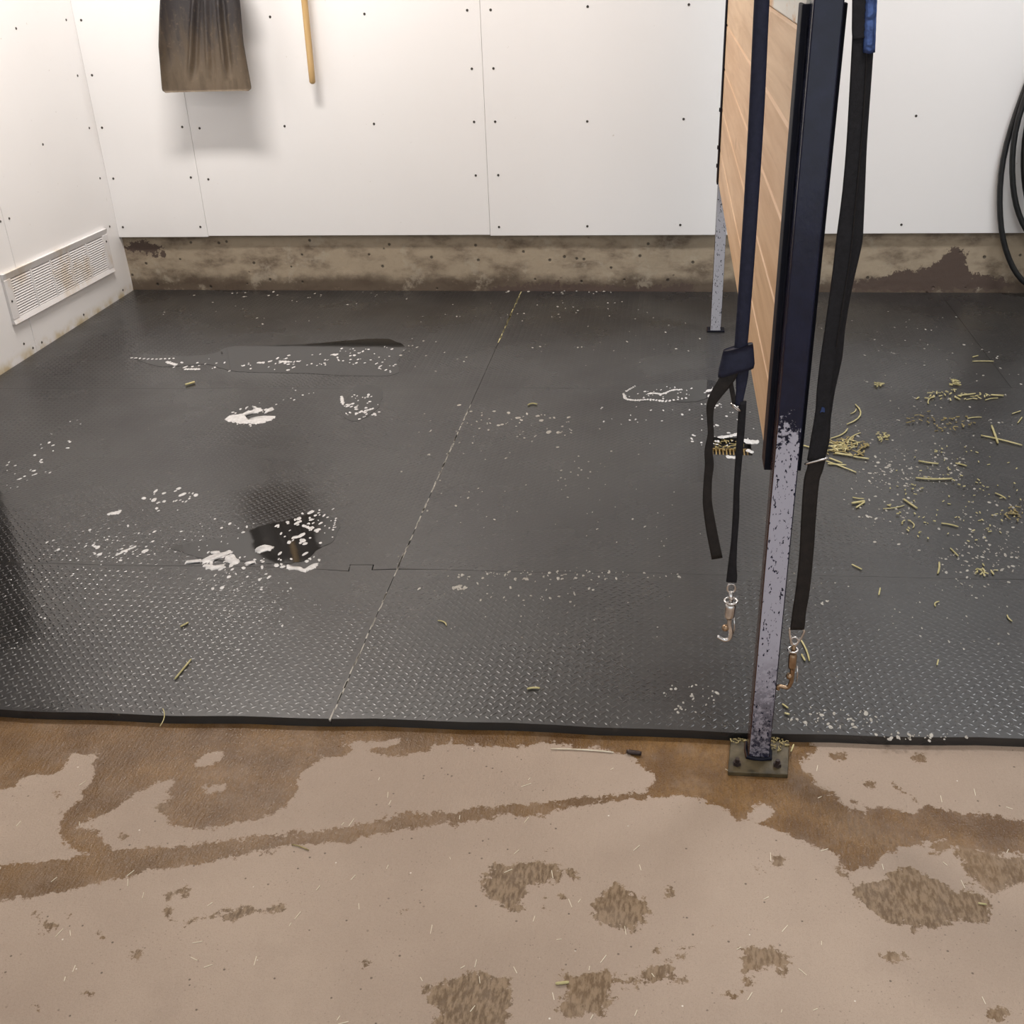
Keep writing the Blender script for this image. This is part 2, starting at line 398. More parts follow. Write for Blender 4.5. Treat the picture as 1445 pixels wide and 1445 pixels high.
wetpoly([(1205, 1262), (1214, 1246), (1240, 1241), (1250, 1228), (1290, 1225), (1308, 1240), (1332, 1246), (1350, 1260), (1370, 1250), (1405, 1276),
         (1396, 1302), (1350, 1300), (1320, 1311), (1303, 1310), (1300, 1322), (1280, 1322), (1280, 1309), (1240, 1292), (1214, 1277)], .25)
wetpoly([(678, 1242), (700, 1219), (740, 1214), (790, 1219), (800, 1234), (780, 1250), (750, 1252), (742, 1276), (722, 1286), (706, 1278), (684, 1264)], .2)
wetpoly([(834, 1288), (840, 1268), (850, 1258), (866, 1244), (884, 1254), (916, 1272), (920, 1290), (905, 1305), (890, 1313), (860, 1308), (836, 1302)], .2)
wetpoly([(786, 1378), (800, 1371), (858, 1372), (872, 1380), (900, 1372), (914, 1357), (950, 1352), (958, 1370), (925, 1392), (900, 1393), (868, 1392),
         (864, 1412), (848, 1432), (800, 1442), (784, 1420), (794, 1400)], .25)
wetpoly([(598, 1394), (640, 1376), (690, 1371), (718, 1380), (728, 1412), (722, 1460), (606, 1460), (616, 1425)], .15)
wetpoly([(1038, 1336), (1060, 1329), (1074, 1336), (1114, 1338), (1118, 1360), (1104, 1376), (1088, 1362), (1066, 1374), (1050, 1366)], .3)
wetpoly([(984, 1404), (1016, 1400), (1046, 1400), (1044, 1408), (1010, 1410)], .3)
wetpoly([(242, 1302), (300, 1290), (345, 1280), (402, 1276), (402, 1282), (352, 1292), (330, 1300), (300, 1297), (262, 1306)], .15)
wetpoly([(1222, 1338), (1250, 1344), (1278, 1350), (1264, 1362), (1240, 1354)], .25)
wetpoly([(1176, 1228), (1182, 1228), (1210, 1248), (1206, 1250)], .4)
wetpoly([(1186, 1126), (1224, 1134), (1226, 1141), (1190, 1134)], .7)
wetpoly([(1254, 1106), (1262, 1106), (1306, 1130), (1300, 1136)], .7)
for (x, y, a, b, k) in ((1183, 1068, 12, 6, .7), (1228, 1105, 9, 6, .6), (1298, 1069, 9, 5, .6), (1075, 1226, 12, 8, .4), (1098, 1218, 12, 10, .4), (68, 1307, 11, 9, .3),
                        (98, 1290, 9, 4, .4), (52, 1289, 4, 6, .4), (195, 1352, 10, 11, .3), (125, 1402, 14, 9, .3), (46, 1424, 8, 6, .4), (237, 1268, 7, 6, .3), (238, 1284, 6, 5, .3),
                        (262, 1258, 10, 9, .25), (142, 1320, 5, 4, .4), (808, 1232, 10, 8, .2), (770, 1264, 7, 6, .2), (792, 1264, 6, 5, .2), (730, 1280, 10, 7, .2), (772, 1278, 4, 3, .3),
                        (928, 1340, 7, 5, .3), (954, 1335, 9, 4, .3), (976, 1336, 7, 4, .3), (966, 1350, 8, 4, .3), (945, 1385, 11, 8, .3), (967, 1382, 7, 9, .3), (1058, 1386, 8, 7, .3),
                        (1042, 1402, 5, 3, .3), (945, 1262, 8, 8, .2), (776, 1198, 6, 4, .3), (515, 1362, 9, 10, .2), (568, 1282, 10, 4, .2), (505, 1281, 6, 3, .2), (1408, 1432, 16, 10, .3), (80, 1121, 5, 4, .5),
                        (84, 1148, 5, 4, .5), (230, 1140, 9, 7, .4), (172, 1180, 9, 5, .5), (1000, 1310, 5, 4, .2)):
    wetpoly([(x+a*math.cos(t*math.pi/5), y+b*math.sin(t*math.pi/5)) for t in range(10)], k)
HOLES = [np.array([floor_at(x, y, ZC)[:2] for x, y in q]) for q in (
    [(1058, 1150), (1066, 1141), (1076, 1136), (1090, 1144), (1088, 1154), (1066, 1157)],
    [(1186, 1128), (1224, 1136), (1226, 1146), (1200, 1142)],
    [(275, 1080), (290, 1064), (315, 1062), (312, 1072), (290, 1082)], [(290, 1112), (318, 1105), (316, 1114), (296, 1118)],
    [(486, 1048), (560, 1044), (545, 1056), (500, 1056)])]
X0, X1, Y0, Y1, ST = .35, 3.05, -3.75, -2.66, .0062
nx, ny = int((X1-X0)/ST)+1, int((Y1-Y0)/ST)+1
gx, gy = np.meshgrid(np.linspace(X0, X1, nx), np.linspace(Y0, Y1, ny))
P = np.stack([gx.ravel(), gy.ravel()], 1)
best = np.full(len(P), -1.0); stren = np.zeros(len(P)); wsum = np.zeros(len(P))
for q, k in POLY:
    d = poly_sd(P, q)
    for_w = np.exp(np.clip(d, -.2, .03)/.006)
    stren += for_w*k; wsum += for_w; best = np.maximum(best, d)
for q in HOLES: best = np.minimum(best, -poly_sd(P, q))
stren = stren/np.maximum(wsum, 1e-30)
verts = [(x, y, ZC) for x, y in P]
faces = [(j*nx+i, j*nx+i+1, (j+1)*nx+i+1, (j+1)*nx+i) for j in range(ny-1) for i in range(nx-1)]
nv = len(verts); OX0, OX1, OY0, OY1 = -3.2, 6.4, -7.4, .28
verts += [(OX0, OY0, ZC), (OX1, OY0, ZC), (OX1, OY1, ZC), (OX0, OY1, ZC)]
c00, c10, c11, c01 = 0, nx-1, ny*nx-1, (ny-1)*nx
faces += [tuple([nv, nv+1]+list(range(c10, -1, -1))), tuple([nv+1, nv+2]+[j*nx+nx-1 for j in range(ny-1, -1, -1)]),
          tuple([nv+2, nv+3]+[(ny-1)*nx+i for i in range(nx)]), tuple([nv+3, nv]+[j*nx for j in range(ny)])]
fl = pyd('floor', verts, faces, M['concrete'])
for nm, arr in (('wet', best), ('strength', stren)):
    a = fl.data.attributes.new(nm, 'FLOAT', 'POINT')
    a.data.foreach_set('value', np.concatenate([arr, [-1, -1, -1, -1] if nm == 'wet' else [0]*4]).astype(np.float32))
tag(fl, 'tan concrete floor with brown wet patches and prints', kind='structure')

# back wall: backing, four-foot white panels, screws
wb = box('wall_back', (-.60, .075, .19), (6.4, .20, 2.75), M['backing']); tag(wb, 'white panelled back wall', kind='structure')
scr_bm = bmesh.new()
bmesh.ops.create_cone(scr_bm, cap_ends=True, segments=10, radius1=.0052, radius2=.0036, depth=.0022)
SCR = bpy.data.meshes.new('screw'); scr_bm.to_mesh(SCR); scr_bm.free(); SCR.materials.append(M['screw'])
def screw_back(x, z, par):
    o = mobj('screw', SCR, None, par); o.location = (x, -.0008, z); o.rotation_euler = (math.pi/2, 0, 0)
def screw_left(y, z, par):
    o = mobj('screw', SCR, None, par); o.location = (LX+.0008, y, z); o.rotation_euler = (0, math.pi/2, 0)
HB = .243
edges = [LX, 0, 1.219, 2.438, 3.657, 4.876, 6.095]
for i in range(len(edges)-1):
    x0, x1 = edges[i]+.0006, edges[i+1]-.0006
    pn = box('wall_panel', (x0, 0, HB-(.003 if i == 0 else 0)+.002*math.sin(i*2.3)), (x1, .0745, 2.74), M['panel'], wb, .0007)
    for q, z in enumerate((.286, .487, .690, .888, 1.089, 1.29, 1.49, 1.69, 1.89)):
        jx = lambda: RND.uniform(-.004, .004)
        if i == 0:
            screw_back(x0+.028+jx(), z+jx(), pn); screw_back(x1-.029+jx(), z+jx(), pn); continue
        if not (i == 1 and q == 0):
            screw_back(x0+.040+jx(), z-.008+jx(), pn); screw_back(x1-.046+jx(), z-.006+jx(), pn)
        if q % 2 == 0 and not (i == 1 and q == 0):
            screw_back(x0+.402+jx(), z-.008+jx(), pn); screw_back(x0+.77+jx(), z-.008+jx(), pn)
# concrete curb below the panels
n = 260; cx = np.linspace(-.55, 6.4, n); rows = [(-.019, .034), (.0, .034), (.03, .0335), (.07, .032), (.11, .030), (.15, .028), (.19, .026), (.25, .025)]
cv, cf = [], []
for z, y in rows:
    for x in cx: cv.append((x, y+.004*float(vnoise(x, z, 7, 3))-.002, z))
for j in range(len(rows)-1):
    for i in range(n-1): cf.append((j*n+i, j*n+i+1, (j+1)*n+i+1, (j+1)*n+i))
k0 = len(cv)
for i, (x, y, z) in enumerate(((-.55, .3, .25), (6.4, .3, .25), (-.55, .3, -.019), (6.4, .3, -.019))): cv.append((x, y, z))
t = (len(rows)-1)*n
cf += [tuple(list(range(t, t+n))+[k0+1, k0]), (k0, k0+1, k0+3, k0+2)]
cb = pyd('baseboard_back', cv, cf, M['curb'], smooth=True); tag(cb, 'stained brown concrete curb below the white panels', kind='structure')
CP = np.array([[a[0], a[2]] for a in cv])
def cpoly(pts): return np.array([[at(x, y, 1, .030)[0], at(x, y, 1, .030)[2]] for x, y in pts])
sd = np.full(len(CP), -1.0)
for q in ([(1195, 395), (1240, 392), (1262, 380), (1290, 381), (1318, 372), (1332, 358), (1345, 348), (1358, 348), (1365, 360), (1366, 380), (1420, 392), (1440, 412), (1200, 412)],
          [(170, 336), (205, 338), (240, 352), (232, 366), (205, 360), (180, 352)], [(690, 405), (780, 398), (900, 404), (980, 398), (980, 420), (690, 420)]):
    sd = np.maximum(sd, poly_sd(CP, cpoly(q)))
a = cb.data.attributes.new('stain', 'FLOAT', 'POINT'); a.data.foreach_set('value', sd.astype(np.float32))

# left wall
wl = box('wall_left', (-.60, -6.0, -.019), (LX-.0125, .05, 2.75), M['backing']); tag(wl, 'white panelled side wall with vent', kind='structure')
le = [.034, -.785, -2.004, -3.223, -4.442, -5.66]
for i in range(len(le)-1):
    pn = box('wall_panel', (LX-.0122, le[i+1]+.0012, -.018), (LX, le[i]-.0012, 2.74), M['lpanel'], wl, .0012)
    if i == 0:
        for z in (.025, .300, .498, .697, .896, 1.098, 1.3, 1.5): screw_left(-.060+RND.uniform(-.004, .004), z, pn)
        for z in (.691, 1.091, 1.49): screw_left(-.424, z, pn)
        for z in (.488, .89, 1.29): screw_left(-.751, z, pn)
        screw_left(-.413, .025, pn); screw_left(-.743, .020, pn)
    else:
        for z in (.02, .49, .89, 1.29): screw_left(le[i]-.022, z, pn)
        screw_left(le[i]-.07, .053, pn)

# rest of the room, outside the picture
ce = box('ceiling', (-3.2, -7.4, 2.75), (6.4, .28, 2.85), M['ceiling']); tag(ce, 'white ceiling', kind='structure')
wr = box('wall_right', (6.3, -7.4, -.019), (6.4, .05, 2.75), M['wall']); tag(wr, 'plain white right wall', kind='structure')
for nm, lab, (x, y), hx in (('ceiling_lamp', 'white ceiling tube lamp above the wash bay', (.45, -1.05), .42), ('ceiling_lamp', 'added white ceiling tube lamp above the coiled hose', (3.35, -1.05), .42), ('ceiling_lamp', 'white ceiling tube lamp over the concrete aisle', (2.6, -3.6), .70)):  # the lamp above the hose is added as a body for its fill
    e = empty(nm, (x, y, 2.70), lab, 'lamp')
    box('lamp_housing', (x-hx, y-.10, 2.69), (x+hx, y+.10, 2.75), M['lampbody'], e, .006)
    sweep('lamp_tube', [(x-hx+.03, y, 2.675), (x+hx-.03, y, 2.675)], .014, .014, M['tube'], e)

# ------------------------------------------------------------------ rubber mats
SK = .0455; ROW = [.049, None]
def rowy(k, x): return (.0485, -1.155+SK*x, -2.32+SK*x, -2.873+SK*x)[k]
XS, XR, XE = 1.336, 3.03, 4.72
def jig(px): return [floor_at(x, y)[:2] for x, y in px]
JIG2 = jig([(492, 806), (494, 797), (527, 797), (525, 804), (553, 805), (557, 797)])
def pts_sorted(pts):
    # keep the traced order of the interlocking tabs, sort the rest around them
    js = [(float(p[0]), float(p[1])) for p in JIG2]; inj = [p for p in js if p in pts]
    rest = sorted([p for p in pts if p not in js], key=lambda q: q[0])
    if not inj: return rest
    return [p for p in rest if p[0] < inj[0][0]]+inj+[p for p in rest if p[0] >= inj[0][0]]
def seam(k, xa, xb):
    wv = (lambda x: rowy(k, x)+.0025*math.sin(x*13+k)) if k in (1, 2) else (lambda x: rowy(k, x))
    pts = [(xa, wv(xa))]
    if k == 2:
        pts += [(float(p[0]), float(p[1])) for p in JIG2 if xa+.02 < p[0] < xb-.02]
    if k in (1, 2):
        for j in range(-4, 60):
            x = j*.1+.013
            if not xa+.004 < x < xb-.004: continue
            if k == 2 and JIG2[0][0]-.05 < x < JIG2[-1][0]+.05: continue
            pts.append((x, rowy(k, x)+.0025*math.sin(x*13+k)))
    if k == 3:
        m = 40
        for j in range(1, m):
            x = xa+(xb-xa)*j/m
            pts.append((x, rowy(k, x)+.004*math.sin(x*5.1)+.0018*math.sin(x*23)))
    pts.append((xb, wv(xb))); return sorted(pts, key=lambda q: q[0]) if k != 2 else pts_sorted(pts)
def offs(k, pts, g):
    # move a seam line sideways by g (wider round the interlocking tabs)
    out = []
    for i, p in enumerate(pts):
        n = np.zeros(2)
        for a, b in ((i-1, i), (i, i+1)):
            if a < 0 or b >= len(pts): continue
            d = np.array(pts[b])-np.array(pts[a]); d /= np.linalg.norm(d)+1e-12; n += np.array([-d[1], d[0]])
        n /= np.linalg.norm(n)+1e-12
        if i in (0, len(pts)-1): n = np.array([0., 1.])
        w_ = 3.0 if k == 2 and JIG2[0][0]-.03 < p[0] < JIG2[-1][0]+.03 else 1.0
        out.append((p[0]+n[0]*g*w_, p[1]+n[1]*g*w_))
    return out
HOLE = (2.078, 2.196, -1.572, -1.452)
MATS = [(0, 0, LX+.003, XS, 'wide back left mat beside the wall vent, dark wet rubber tread'),
        (0, 1, XS, XR, 'back middle rubber mat under the rear grey post of the divider'),
        (0, 2, XR, XE, 'back right rubber mat below the coiled black hose'),
        (1, 0, LX+.003, XS, 'centre left black rubber mat with puddles and white soap suds'),
        (1, 1, XS, XE, 'centre right rubber mat with the small drain and scattered hay'),
        (2, 0, LX+.003, XS, 'narrow front left rubber mat along the concrete edge'),
        (2, 1, XS, XE, 'narrow front right rubber mat beside the divider post base')]
TP = .0205
for (r, c, xa, xb, lab) in MATS:
    g = .0005
    top = offs(r, seam(r, xa+g, xb-g), -g) if r else [(xa+g, .0310), (xb-g, .0310)]
    bot = offs(r+1, seam(r+1, xa+g, xb-g), g)
    out = top+bot[::-1]
    bm = bmesh.new()
    vs = [bm.verts.new((x, y, 0)) for x, y in out]
    f = bm.faces.new(vs)
    ex = bmesh.ops.extrude_face_region(bm, geom=[f])
    lowv = [v for v in ex['geom'] if isinstance(v, bmesh.types.BMVert)]
    for v in lowv: v.co.z = ZC+.0003
    bm.normal_update()
    te = [e for e in bm.edges if all(abs(v.co.z) < 1e-6 for v in e.verts)]
    bmesh.ops.bevel(bm, geom=te, offset=.0003, segments=1, affect='EDGES')
    if r == 2:
        fe = [e for e in bm.edges if all(v.co.z > -.001 and v.co.y < rowy(3, v.co.x)+.012 for v in e.verts) and abs(e.verts[0].co.x-e.verts[1].co.x) > .004]
        bmesh.ops.bevel(bm, geom=fe, offset=.004, segments=3, affect='EDGES', clamp_overlap=True)
    o = bmo('rubber_mat', bm, M['rubber']); tag(o, lab, 'mat')
    if (r, c) == (1, 1):
        cut = box('cutter', (HOLE[0], HOLE[2], -.1), (HOLE[1], HOLE[3], .1), M['dark'])
        md = o.modifiers.new('b', 'BOOLEAN'); md.object = cut; md.operation = 'DIFFERENCE'; md.solver = 'EXACT'
        bpy.context.view_layer.update()
        me = bpy.data.meshes.new_from_object(o.evaluated_get(bpy.context.evaluated_depsgraph_get()))
        o.modifiers.clear(); o.data = me; bpy.data.objects.remove(cut)
        while len(me.materials) > 1: me.materials.pop()
    # raised tread bars, two directions in a checker
    txe = min(xb, 3.9)
    ii, jj = np.meshgrid(np.arange(int((txe-xa)/(TP/2))+2), np.arange(int(3.2/(TP/2))+2))
    ii, jj = ii.ravel(), jj.ravel(); ok = (ii+jj) % 2 == 0; ii, jj = ii[ok], jj[ok]
    X = xa+ii*TP/2; Y = .06-jj*TP/2
    ymax = (np.full(len(X), .031) if r == 0 else np.interp(X, [p[0] for p in top], [p[1] for p in top]))-.009
    ymin = np.interp(X, [p[0] for p in bot], [p[1] for p in bot])+.009
    ok = (X > xa+.010) & (X < txe-.010) & (Y < ymax) & (Y > ymin)
    if (r, c) == (1, 1): ok &= ~((X > HOLE[0]-.012) & (X < HOLE[1]+.012) & (Y > HOLE[2]-.012) & (Y < HOLE[3]+.012))
    X, Y, D = X[ok], Y[ok], (jj[ok] % 2)
    hgt = .0003+.0008*np.clip((vnoise(X, Y, 2.3, 5)*.6+vnoise(X, Y, 6, 6)*.4-.25)*1.8, 0, 1)
    hgt *= .85+.3*NP.rand(len(X))
    ang = np.where(D == 0, math.radians(42), math.radians(-42))
    cs, sn = np.cos(ang), np.sin(ang); L, Wd = .0085, .0030
    loc = np.array([(-L, 0, 0), (-L*.45, -Wd, 0), (L*.45, -Wd, 0), (L, 0, 0), (L*.45, Wd, 0), (-L*.45, Wd, 0), (-L*.55, 0, 1), (L*.55, 0, 1)])
    nb = len(X); V = np.zeros((nb, 8, 3))
    V[:, :, 0] = X[:, None]+cs[:, None]*loc[None, :, 0]-sn[:, None]*loc[None, :, 1]
    V[:, :, 1] = Y[:, None]+sn[:, None]*loc[None, :, 0]+cs[:, None]*loc[None, :, 1]
    V[:, :, 2] = np.where(loc[None, :, 2] > 0, hgt[:, None], -.0001)
    tri = np.array([(0, 1, 6), (1, 2, 7), (1, 7, 6), (2, 3, 7), (3, 4, 7), (4, 5, 6), (4, 6, 7), (5, 0, 6)])
    F = (tri[None]+8*np.arange(nb)[:, None, None]).reshape(-1, 3)
    me = bpy.data.meshes.new('tread'); me.vertices.add(nb*8); me.vertices.foreach_set('co', V.ravel())
    me.loops.add(len(F)*3); me.loops.foreach_set('vertex_index', F.ravel().astype(np.int32))
    me.polygons.add(len(F)); me.polygons.foreach_set('loop_start', np.arange(0, len(F)*3, 3, dtype=np.int32))
    me.update(calc_edges=True)
    tr = mobj('tread', me, M['rubber'], o); tr['kind'] = 'stuff'

# drain set into the mat
dr = empty('floor_drain', ((HOLE[0]+HOLE[1])/2, (HOLE[2]+HOLE[3])/2, ZC), 'small square floor drain clogged with straw below the divider', 'drain')
box('drain_pan', (HOLE[0]+.001, HOLE[2]+.001, ZC), (HOLE[1]-.001, HOLE[3]-.001, ZC+.002), M['dark'], dr)
for k in range(11):
    x = HOLE[0]+.010+k*.0098
    box('grate_bar', (x-.0016, HOLE[2]+.006, ZC+.002), (x+.0016, HOLE[2]+.062, ZC+.0095), M['grate'], dr, .0006)
for y in (HOLE[2]+.006, HOLE[2]+.062):
    box('grate_rim', (HOLE[0]+.004, y-.002, ZC+.002), (HOLE[1]-.004, y+.002, ZC+.010), M['grate'], dr, .0006)

# ------------------------------------------------------------------ stall divider
PX, PY = 2.1305, -2.825
dv = empty('stall_divider', (PX, PY, ZC), 'pine board stall divider on a navy steel post with base plate', 'divider')
h = .019
box('post', (PX-h, PY-h+.006, ZC+.0095), (PX+h, PY+h+.006, 2.35), M['post'], dv, .0045, 3)
bm = bmesh.new()
y0 = PY+h+.0065
for lo, hi in (((PX-.0285, y0, .540), (PX+.0285, y0+.005, 1.203)), ((PX-.0285, y0+.0045, .540), (PX-.0235, y0+.045, 1.203)), ((PX+.0235, y0+.0045, .540), (PX+.0285, y0+.045, 1.203))):
    bbox(bm, lo, hi, .0016, 2)
bmo('channel', bm, M['channel'], dv)
# weld bead down the corner between tube and channel
sweep('weld_bead', [(PX-h-.001+.0008*math.sin(i*2.1), y0-.0015, .556+i*.0162) for i in range(40)], [.0016+.0006*(i % 2) for i in range(40)], .0016, M['channel'], dv, side=(1, 0, 0), seg=6)
YR = -.47
box('rear_post', (PX-h-.003, YR-h, .0006), (PX+h-.003, YR+h, 2.35), M['rear'], dv, .0035, 2)
box('rear_foot', (PX-.034, YR-.024, .0004), (PX+.030, YR+.024, .006), M['channel'], dv, .001)
bm = bmesh.new(); y1 = YR-h-.0065
for lo, hi in (((PX-.0285, y1, .540), (PX+.0285, y1+.005, 2.0)), ((PX-.0285, y1-.040, .540), (PX-.0235, y1+.0005, 2.0)), ((PX+.0235, y1-.040, .540), (PX+.0285, y1+.0005, 2.0))):
    bbox(bm, lo, hi, .0012)
bmo('rear_channel', bm, M['channel'], dv)
for z in (.60, .66, .78): box('rear_bolt', (PX-.0325, y1-.028, z-.006), (PX-.0283, y1-.016, z+.006), M['channel'], dv, .001)
zz = [.541, .652, .780, .906, 1.038, 1.170, 1.300, 1.43, 1.56, 1.69, 1.82, 1.95]
for i in range(len(zz)-1):
    bm = bmesh.new(); bbox(bm, (PX-.0225, y0+.0065, zz[i]+.0004), (PX+.0225, y1-.0015, zz[i+1]-.0004), .0038, 1)
    bmo('plank', bm, M['whitewood'] if zz[i] == 1.170 else M['wood'], dv)
# base plate
bpv = [floor_at(x, y, ZC+.009)[:2] for x, y in ((1027, 1089), (1112, 1093), (1114, 1047), (1031, 1041))]
bm = bmesh.new(); f = bm.faces.new([bm.verts.new((p[0], p[1], ZC+.0095)) for p in bpv])
ex = bmesh.ops.extrude_face_region(bm, geom=[f])
for v in ex['geom']:
    if isinstance(v, bmesh.types.BMVert): v.co.z = ZC+.0002
bmesh.ops.bevel(bm, geom=list(bm.edges), offset=.0012, segments=1, affect='EDGES')
bp = bmo('base_plate', bm, M['plate'], dv)
sweep('weld_collar', [(PX+dx*(h+.001), PY+.006+dy*(h+.001), ZC+.011) for dx, dy in ((-1, -1), (-.4, -1.1), (.3, -1.12), (1, -1), (1.08, 0), (1, 1), (0, 1.1), (-1, 1), (-1.08, 0))], .004, .0035, M['channel'], dv, side=(0, 0, 1), seg=8, closed=True)
for (x, y) in ((1040, 1077), (1097, 1079)):
    p = floor_at(x, y, ZC+.012)
    bm = bmesh.new(); bmesh.ops.create_cone(bm, cap_ends=True, segments=6, radius1=.0075, radius2=.0070, depth=.006, matrix=Matrix.Translation((p[0], p[1], ZC+.0125)))
    bmesh.ops.create_cone(bm, cap_ends=True, segments=12, radius1=.0042, radius2=.0038, depth=.009, matrix=Matrix.Translation((p[0], p[1], ZC+.018)))
    bmo('bolt', bm, M['bolt'], bp)

# ------------------------------------------------------------------ cross ties
SYL = PY-.012
def S3(x, y, dy=0.0): return at(x, y, 1, SYL+dy)
def pathpx(pts, n=6, dy=0.0):
    return catmull([S3(p[0], p[1], (p[3] if len(p) > 3 else 0)+dy) for p in pts], n)
def widths(pts, n=6):
    out = []
    for i in range(len(pts)-1):
        for k in range(n): out.append(pts[i][2]+(pts[i+1][2]-pts[i][2])*k/n)
    return out+[pts[-1][2]]
def mm(path, W):   # half widths in metres from pixel widths, at the strap's own distance
    return [w_*.5*float((np.array(p)-CAM)@AF)/FPX for p, w_ in zip(path, W)]
ty = empty('cross_tie', tuple(S3(1030, 900)), 'knotted navy cross tie with loose tail hanging left of the post', 'strap')
a = [(1087, -230, 24), (1081, -90, 23), (1075, 0, 22), (1068, 150, 22), (1061, 270, 21), (1053, 390, 20), (1047, 470, 19), (1044, 505, 18)]
p = pathpx(a); sweep('tube_strap', p, mm(p, widths(a)), .006, M['sleeve'], ty, side=(1, 0, 0), seg=14)
# wrapped keeper
v, f = [], []
prof = [(1041.5, 489, 21, 8), (1041, 497, 22.5, 9.5), (1039.5, 510, 25, 11), (1039, 518, 26, 12), (1038.5, 523, 25.5, 11.5), (1039, 521, 22, 9), (1040, 508, 20, 8)]
NS = 20
for (x, y, wx, wy) in prof:
    s = float((S3(x, y)-CAM)@AF)/FPX
    for k in range(NS):
        an = 2*math.pi*k/NS; c = math.copysign(abs(math.cos(an))**.8, math.cos(an)); d = math.copysign(abs(math.sin(an))**.8, math.sin(an))
        q = S3(x+wx*c, y-(c*5.0)+(4 if c < 0 else 0)*abs(c)*(1 if y > 505 else .2)); q = q+np.array([0, d*wy*s, 0]); v.append(q)
for j in range(len(prof)-1):
    for k in range(NS): f.append((j*NS+k, j*NS+(k+1) % NS, (j+1)*NS+(k+1) % NS, (j+1)*NS+k))
f.append(tuple(range(NS)))
pyd('keeper', v, f, M['sleeve'], ty, True)
a = [(1036, 512, 24, -.004), (1026, 534, 22, -.006), (1011, 556, 17, -.006), (1003, 572, 12, -.006), (1002, 590, 9, -.005), (1003, 612, 9, -.005), (1000, 636, 12, -.005),
     (1001, 656, 13, -.005), (999, 675, 12, -.005), (998, 700, 13, -.005), (999, 716, 14, -.005), (1004, 748, 15.5, -.005), (1012, 788, 16, -.005)]
p = pathpx(a); sweep('loose_tail', p, mm(p, widths(a)), .0013, M['leather'], ty, side=(1, 0, 0), seg=8, square=.6)
a = [(1031, 540, 7), (1034, 556, 7), (1037, 572, 7)]
p = pathpx(a); sweep('inner_loop', p, mm(p, widths(a)), .0016, M['leather'], ty, side=(1, 0, 0), seg=8, square=.5)
a = [(1048, 512, 19), (1047, 530, 18), (1045, 552, 13), (1042, 572, 10)]
p = pathpx(a); sweep('upper_strap', p, mm(p, widths(a)), .003, M['sleeve'], ty, side=(1, 0, 0), seg=10, square=.4)
a = [(1048, 566, 11), (1046, 600, 11), (1043, 640, 10), (1039.5, 690, 8.5), (1038.5, 726, 9.5), (1036, 764, 9), (1033.5, 796, 12), (1033, 812, 15), (1032, 821, 15)]
p = pathpx(a); sweep('lower_strap', p, mm(p, widths(a)), .0032, M['webbing'], ty, side=(1, 0, 0), seg=10, square=.4)
ring('buckle_ring', S3(1038, 575, -.004), np.array([.75, 0, -.66]), np.array([.3, -.9, .3]), .0085, .006, .0016, M['chrome'], ty)
def snap(par, eye, collar, barrel_top, barrel_bot, ball, hook, br, metal, loopw=.0065):
    X_, Z_ = np.array([1., 0, 0]), np.array([0, 0, 1.])
    e = S3(*eye); ring('snap_eye', e, X_, Z_, loopw, .0085, .0018, M['chrome'], par)
    c = S3(*collar); ring('swivel_collar', c, X_, np.array([0, 1., 0]), br*1.12, br*1.1, .0021, M['chrome'], par)
    t, b = S3(*barrel_top), S3(*barrel_bot)
    path = [t+(b-t)*k/7 for k in range(8)]
    sweep('snap_barrel', path, [br*.72, br*.98, br, br, br, br, br*.98, br*.8], [br*.72, br*.98, br, br, br, br, br*.98, br*.8], metal, par, side=(1, 0, 0), seg=14)
    sweep('swivel_neck', [e-np.array([0, 0, .007]), t+np.array([0, 0, -.002])], .0036, .0036, metal, par, side=(1, 0, 0), seg=8)
    bl = S3(*ball)
    bm = bmesh.new(); bmesh.ops.create_uvsphere(bm, u_segments=12, v_segments=8, radius=.0062, matrix=Matrix.Translation(Vector(bl)))
    kb = bmo('snap_knob', bm, M['brass'], par, True)
    hp = catmull([b+np.array([.002, 0, .004])]+[S3(*q) for q in hook], 6)
    n_ = len(hp); ww = [.0046*(1-i/n_)+.0030*(i/n_) for i in range(n_)]
    sweep('snap_hook', hp, ww, ww, metal, par, side=(0, 1, 0), seg=10)
    sweep('trigger', [S3(hook[0][0]+7, hook[0][1]-8), S3(hook[0][0]+7.5, hook[0][1]+4), S3(hook[0][0]+6, hook[0][1]+14)], .0013, .0013, M['chrome'], par, side=(0, 1, 0), seg=6)
snap(ty, (1032, 830), (1031.5, 848), (1031, 851), (1028.5, 872), (1023.5, 886), [(1029, 880), (1031, 892), (1029, 901), (1022, 903), (1012, 898)], .0092, M['chrome'])
# tie ring on the post (above the picture)
for par_, x_ in ((ty, 1087),):
    ring('tie_ring', S3(x_, -236), np.array([1., 0, 0]), np.array([0, 0, 1.]), .02, .02, .003, M['chrome'], par_)

t2 = empty('cross_tie', tuple(S3(1108, 970)), 'doubled flat black cross tie with blue tape hanging right of the post', 'strap')
a = [(1232, -230, 26), (1222, -80, 25), (1217, 0, 26), (1215, 50, 25), (1212, 100, 24), (1206, 200, 23), (1200, 270, 23), (1192, 340, 25), (1185, 400, 25), (1175, 465, 23), (1168, 510, 22), (1163, 550, 21), (1161, 580, 21), (1157, 615, 25), (1151, 650, 25)]
p = pathpx(a, dy=-.004); sweep('front_webbing', p, mm(p, widths(a)), .0014, M['webbing'], t2, side=(1, .10, 0), seg=8, square=.6)
a = [(1240, -230, 22), (1230, -80, 22), (1226, 0, 22), (1224, 40, 22), (1220, 100, 22), (1213, 200, 22), (1209.5, 270, 23), (1206, 330, 25), (1203, 352, 25), (1190, 410, 25), (1182, 465, 22), (1178, 505, 22), (1169, 550, 20), (1163, 590, 20), (1160, 622, 22), (1154, 650, 20)]
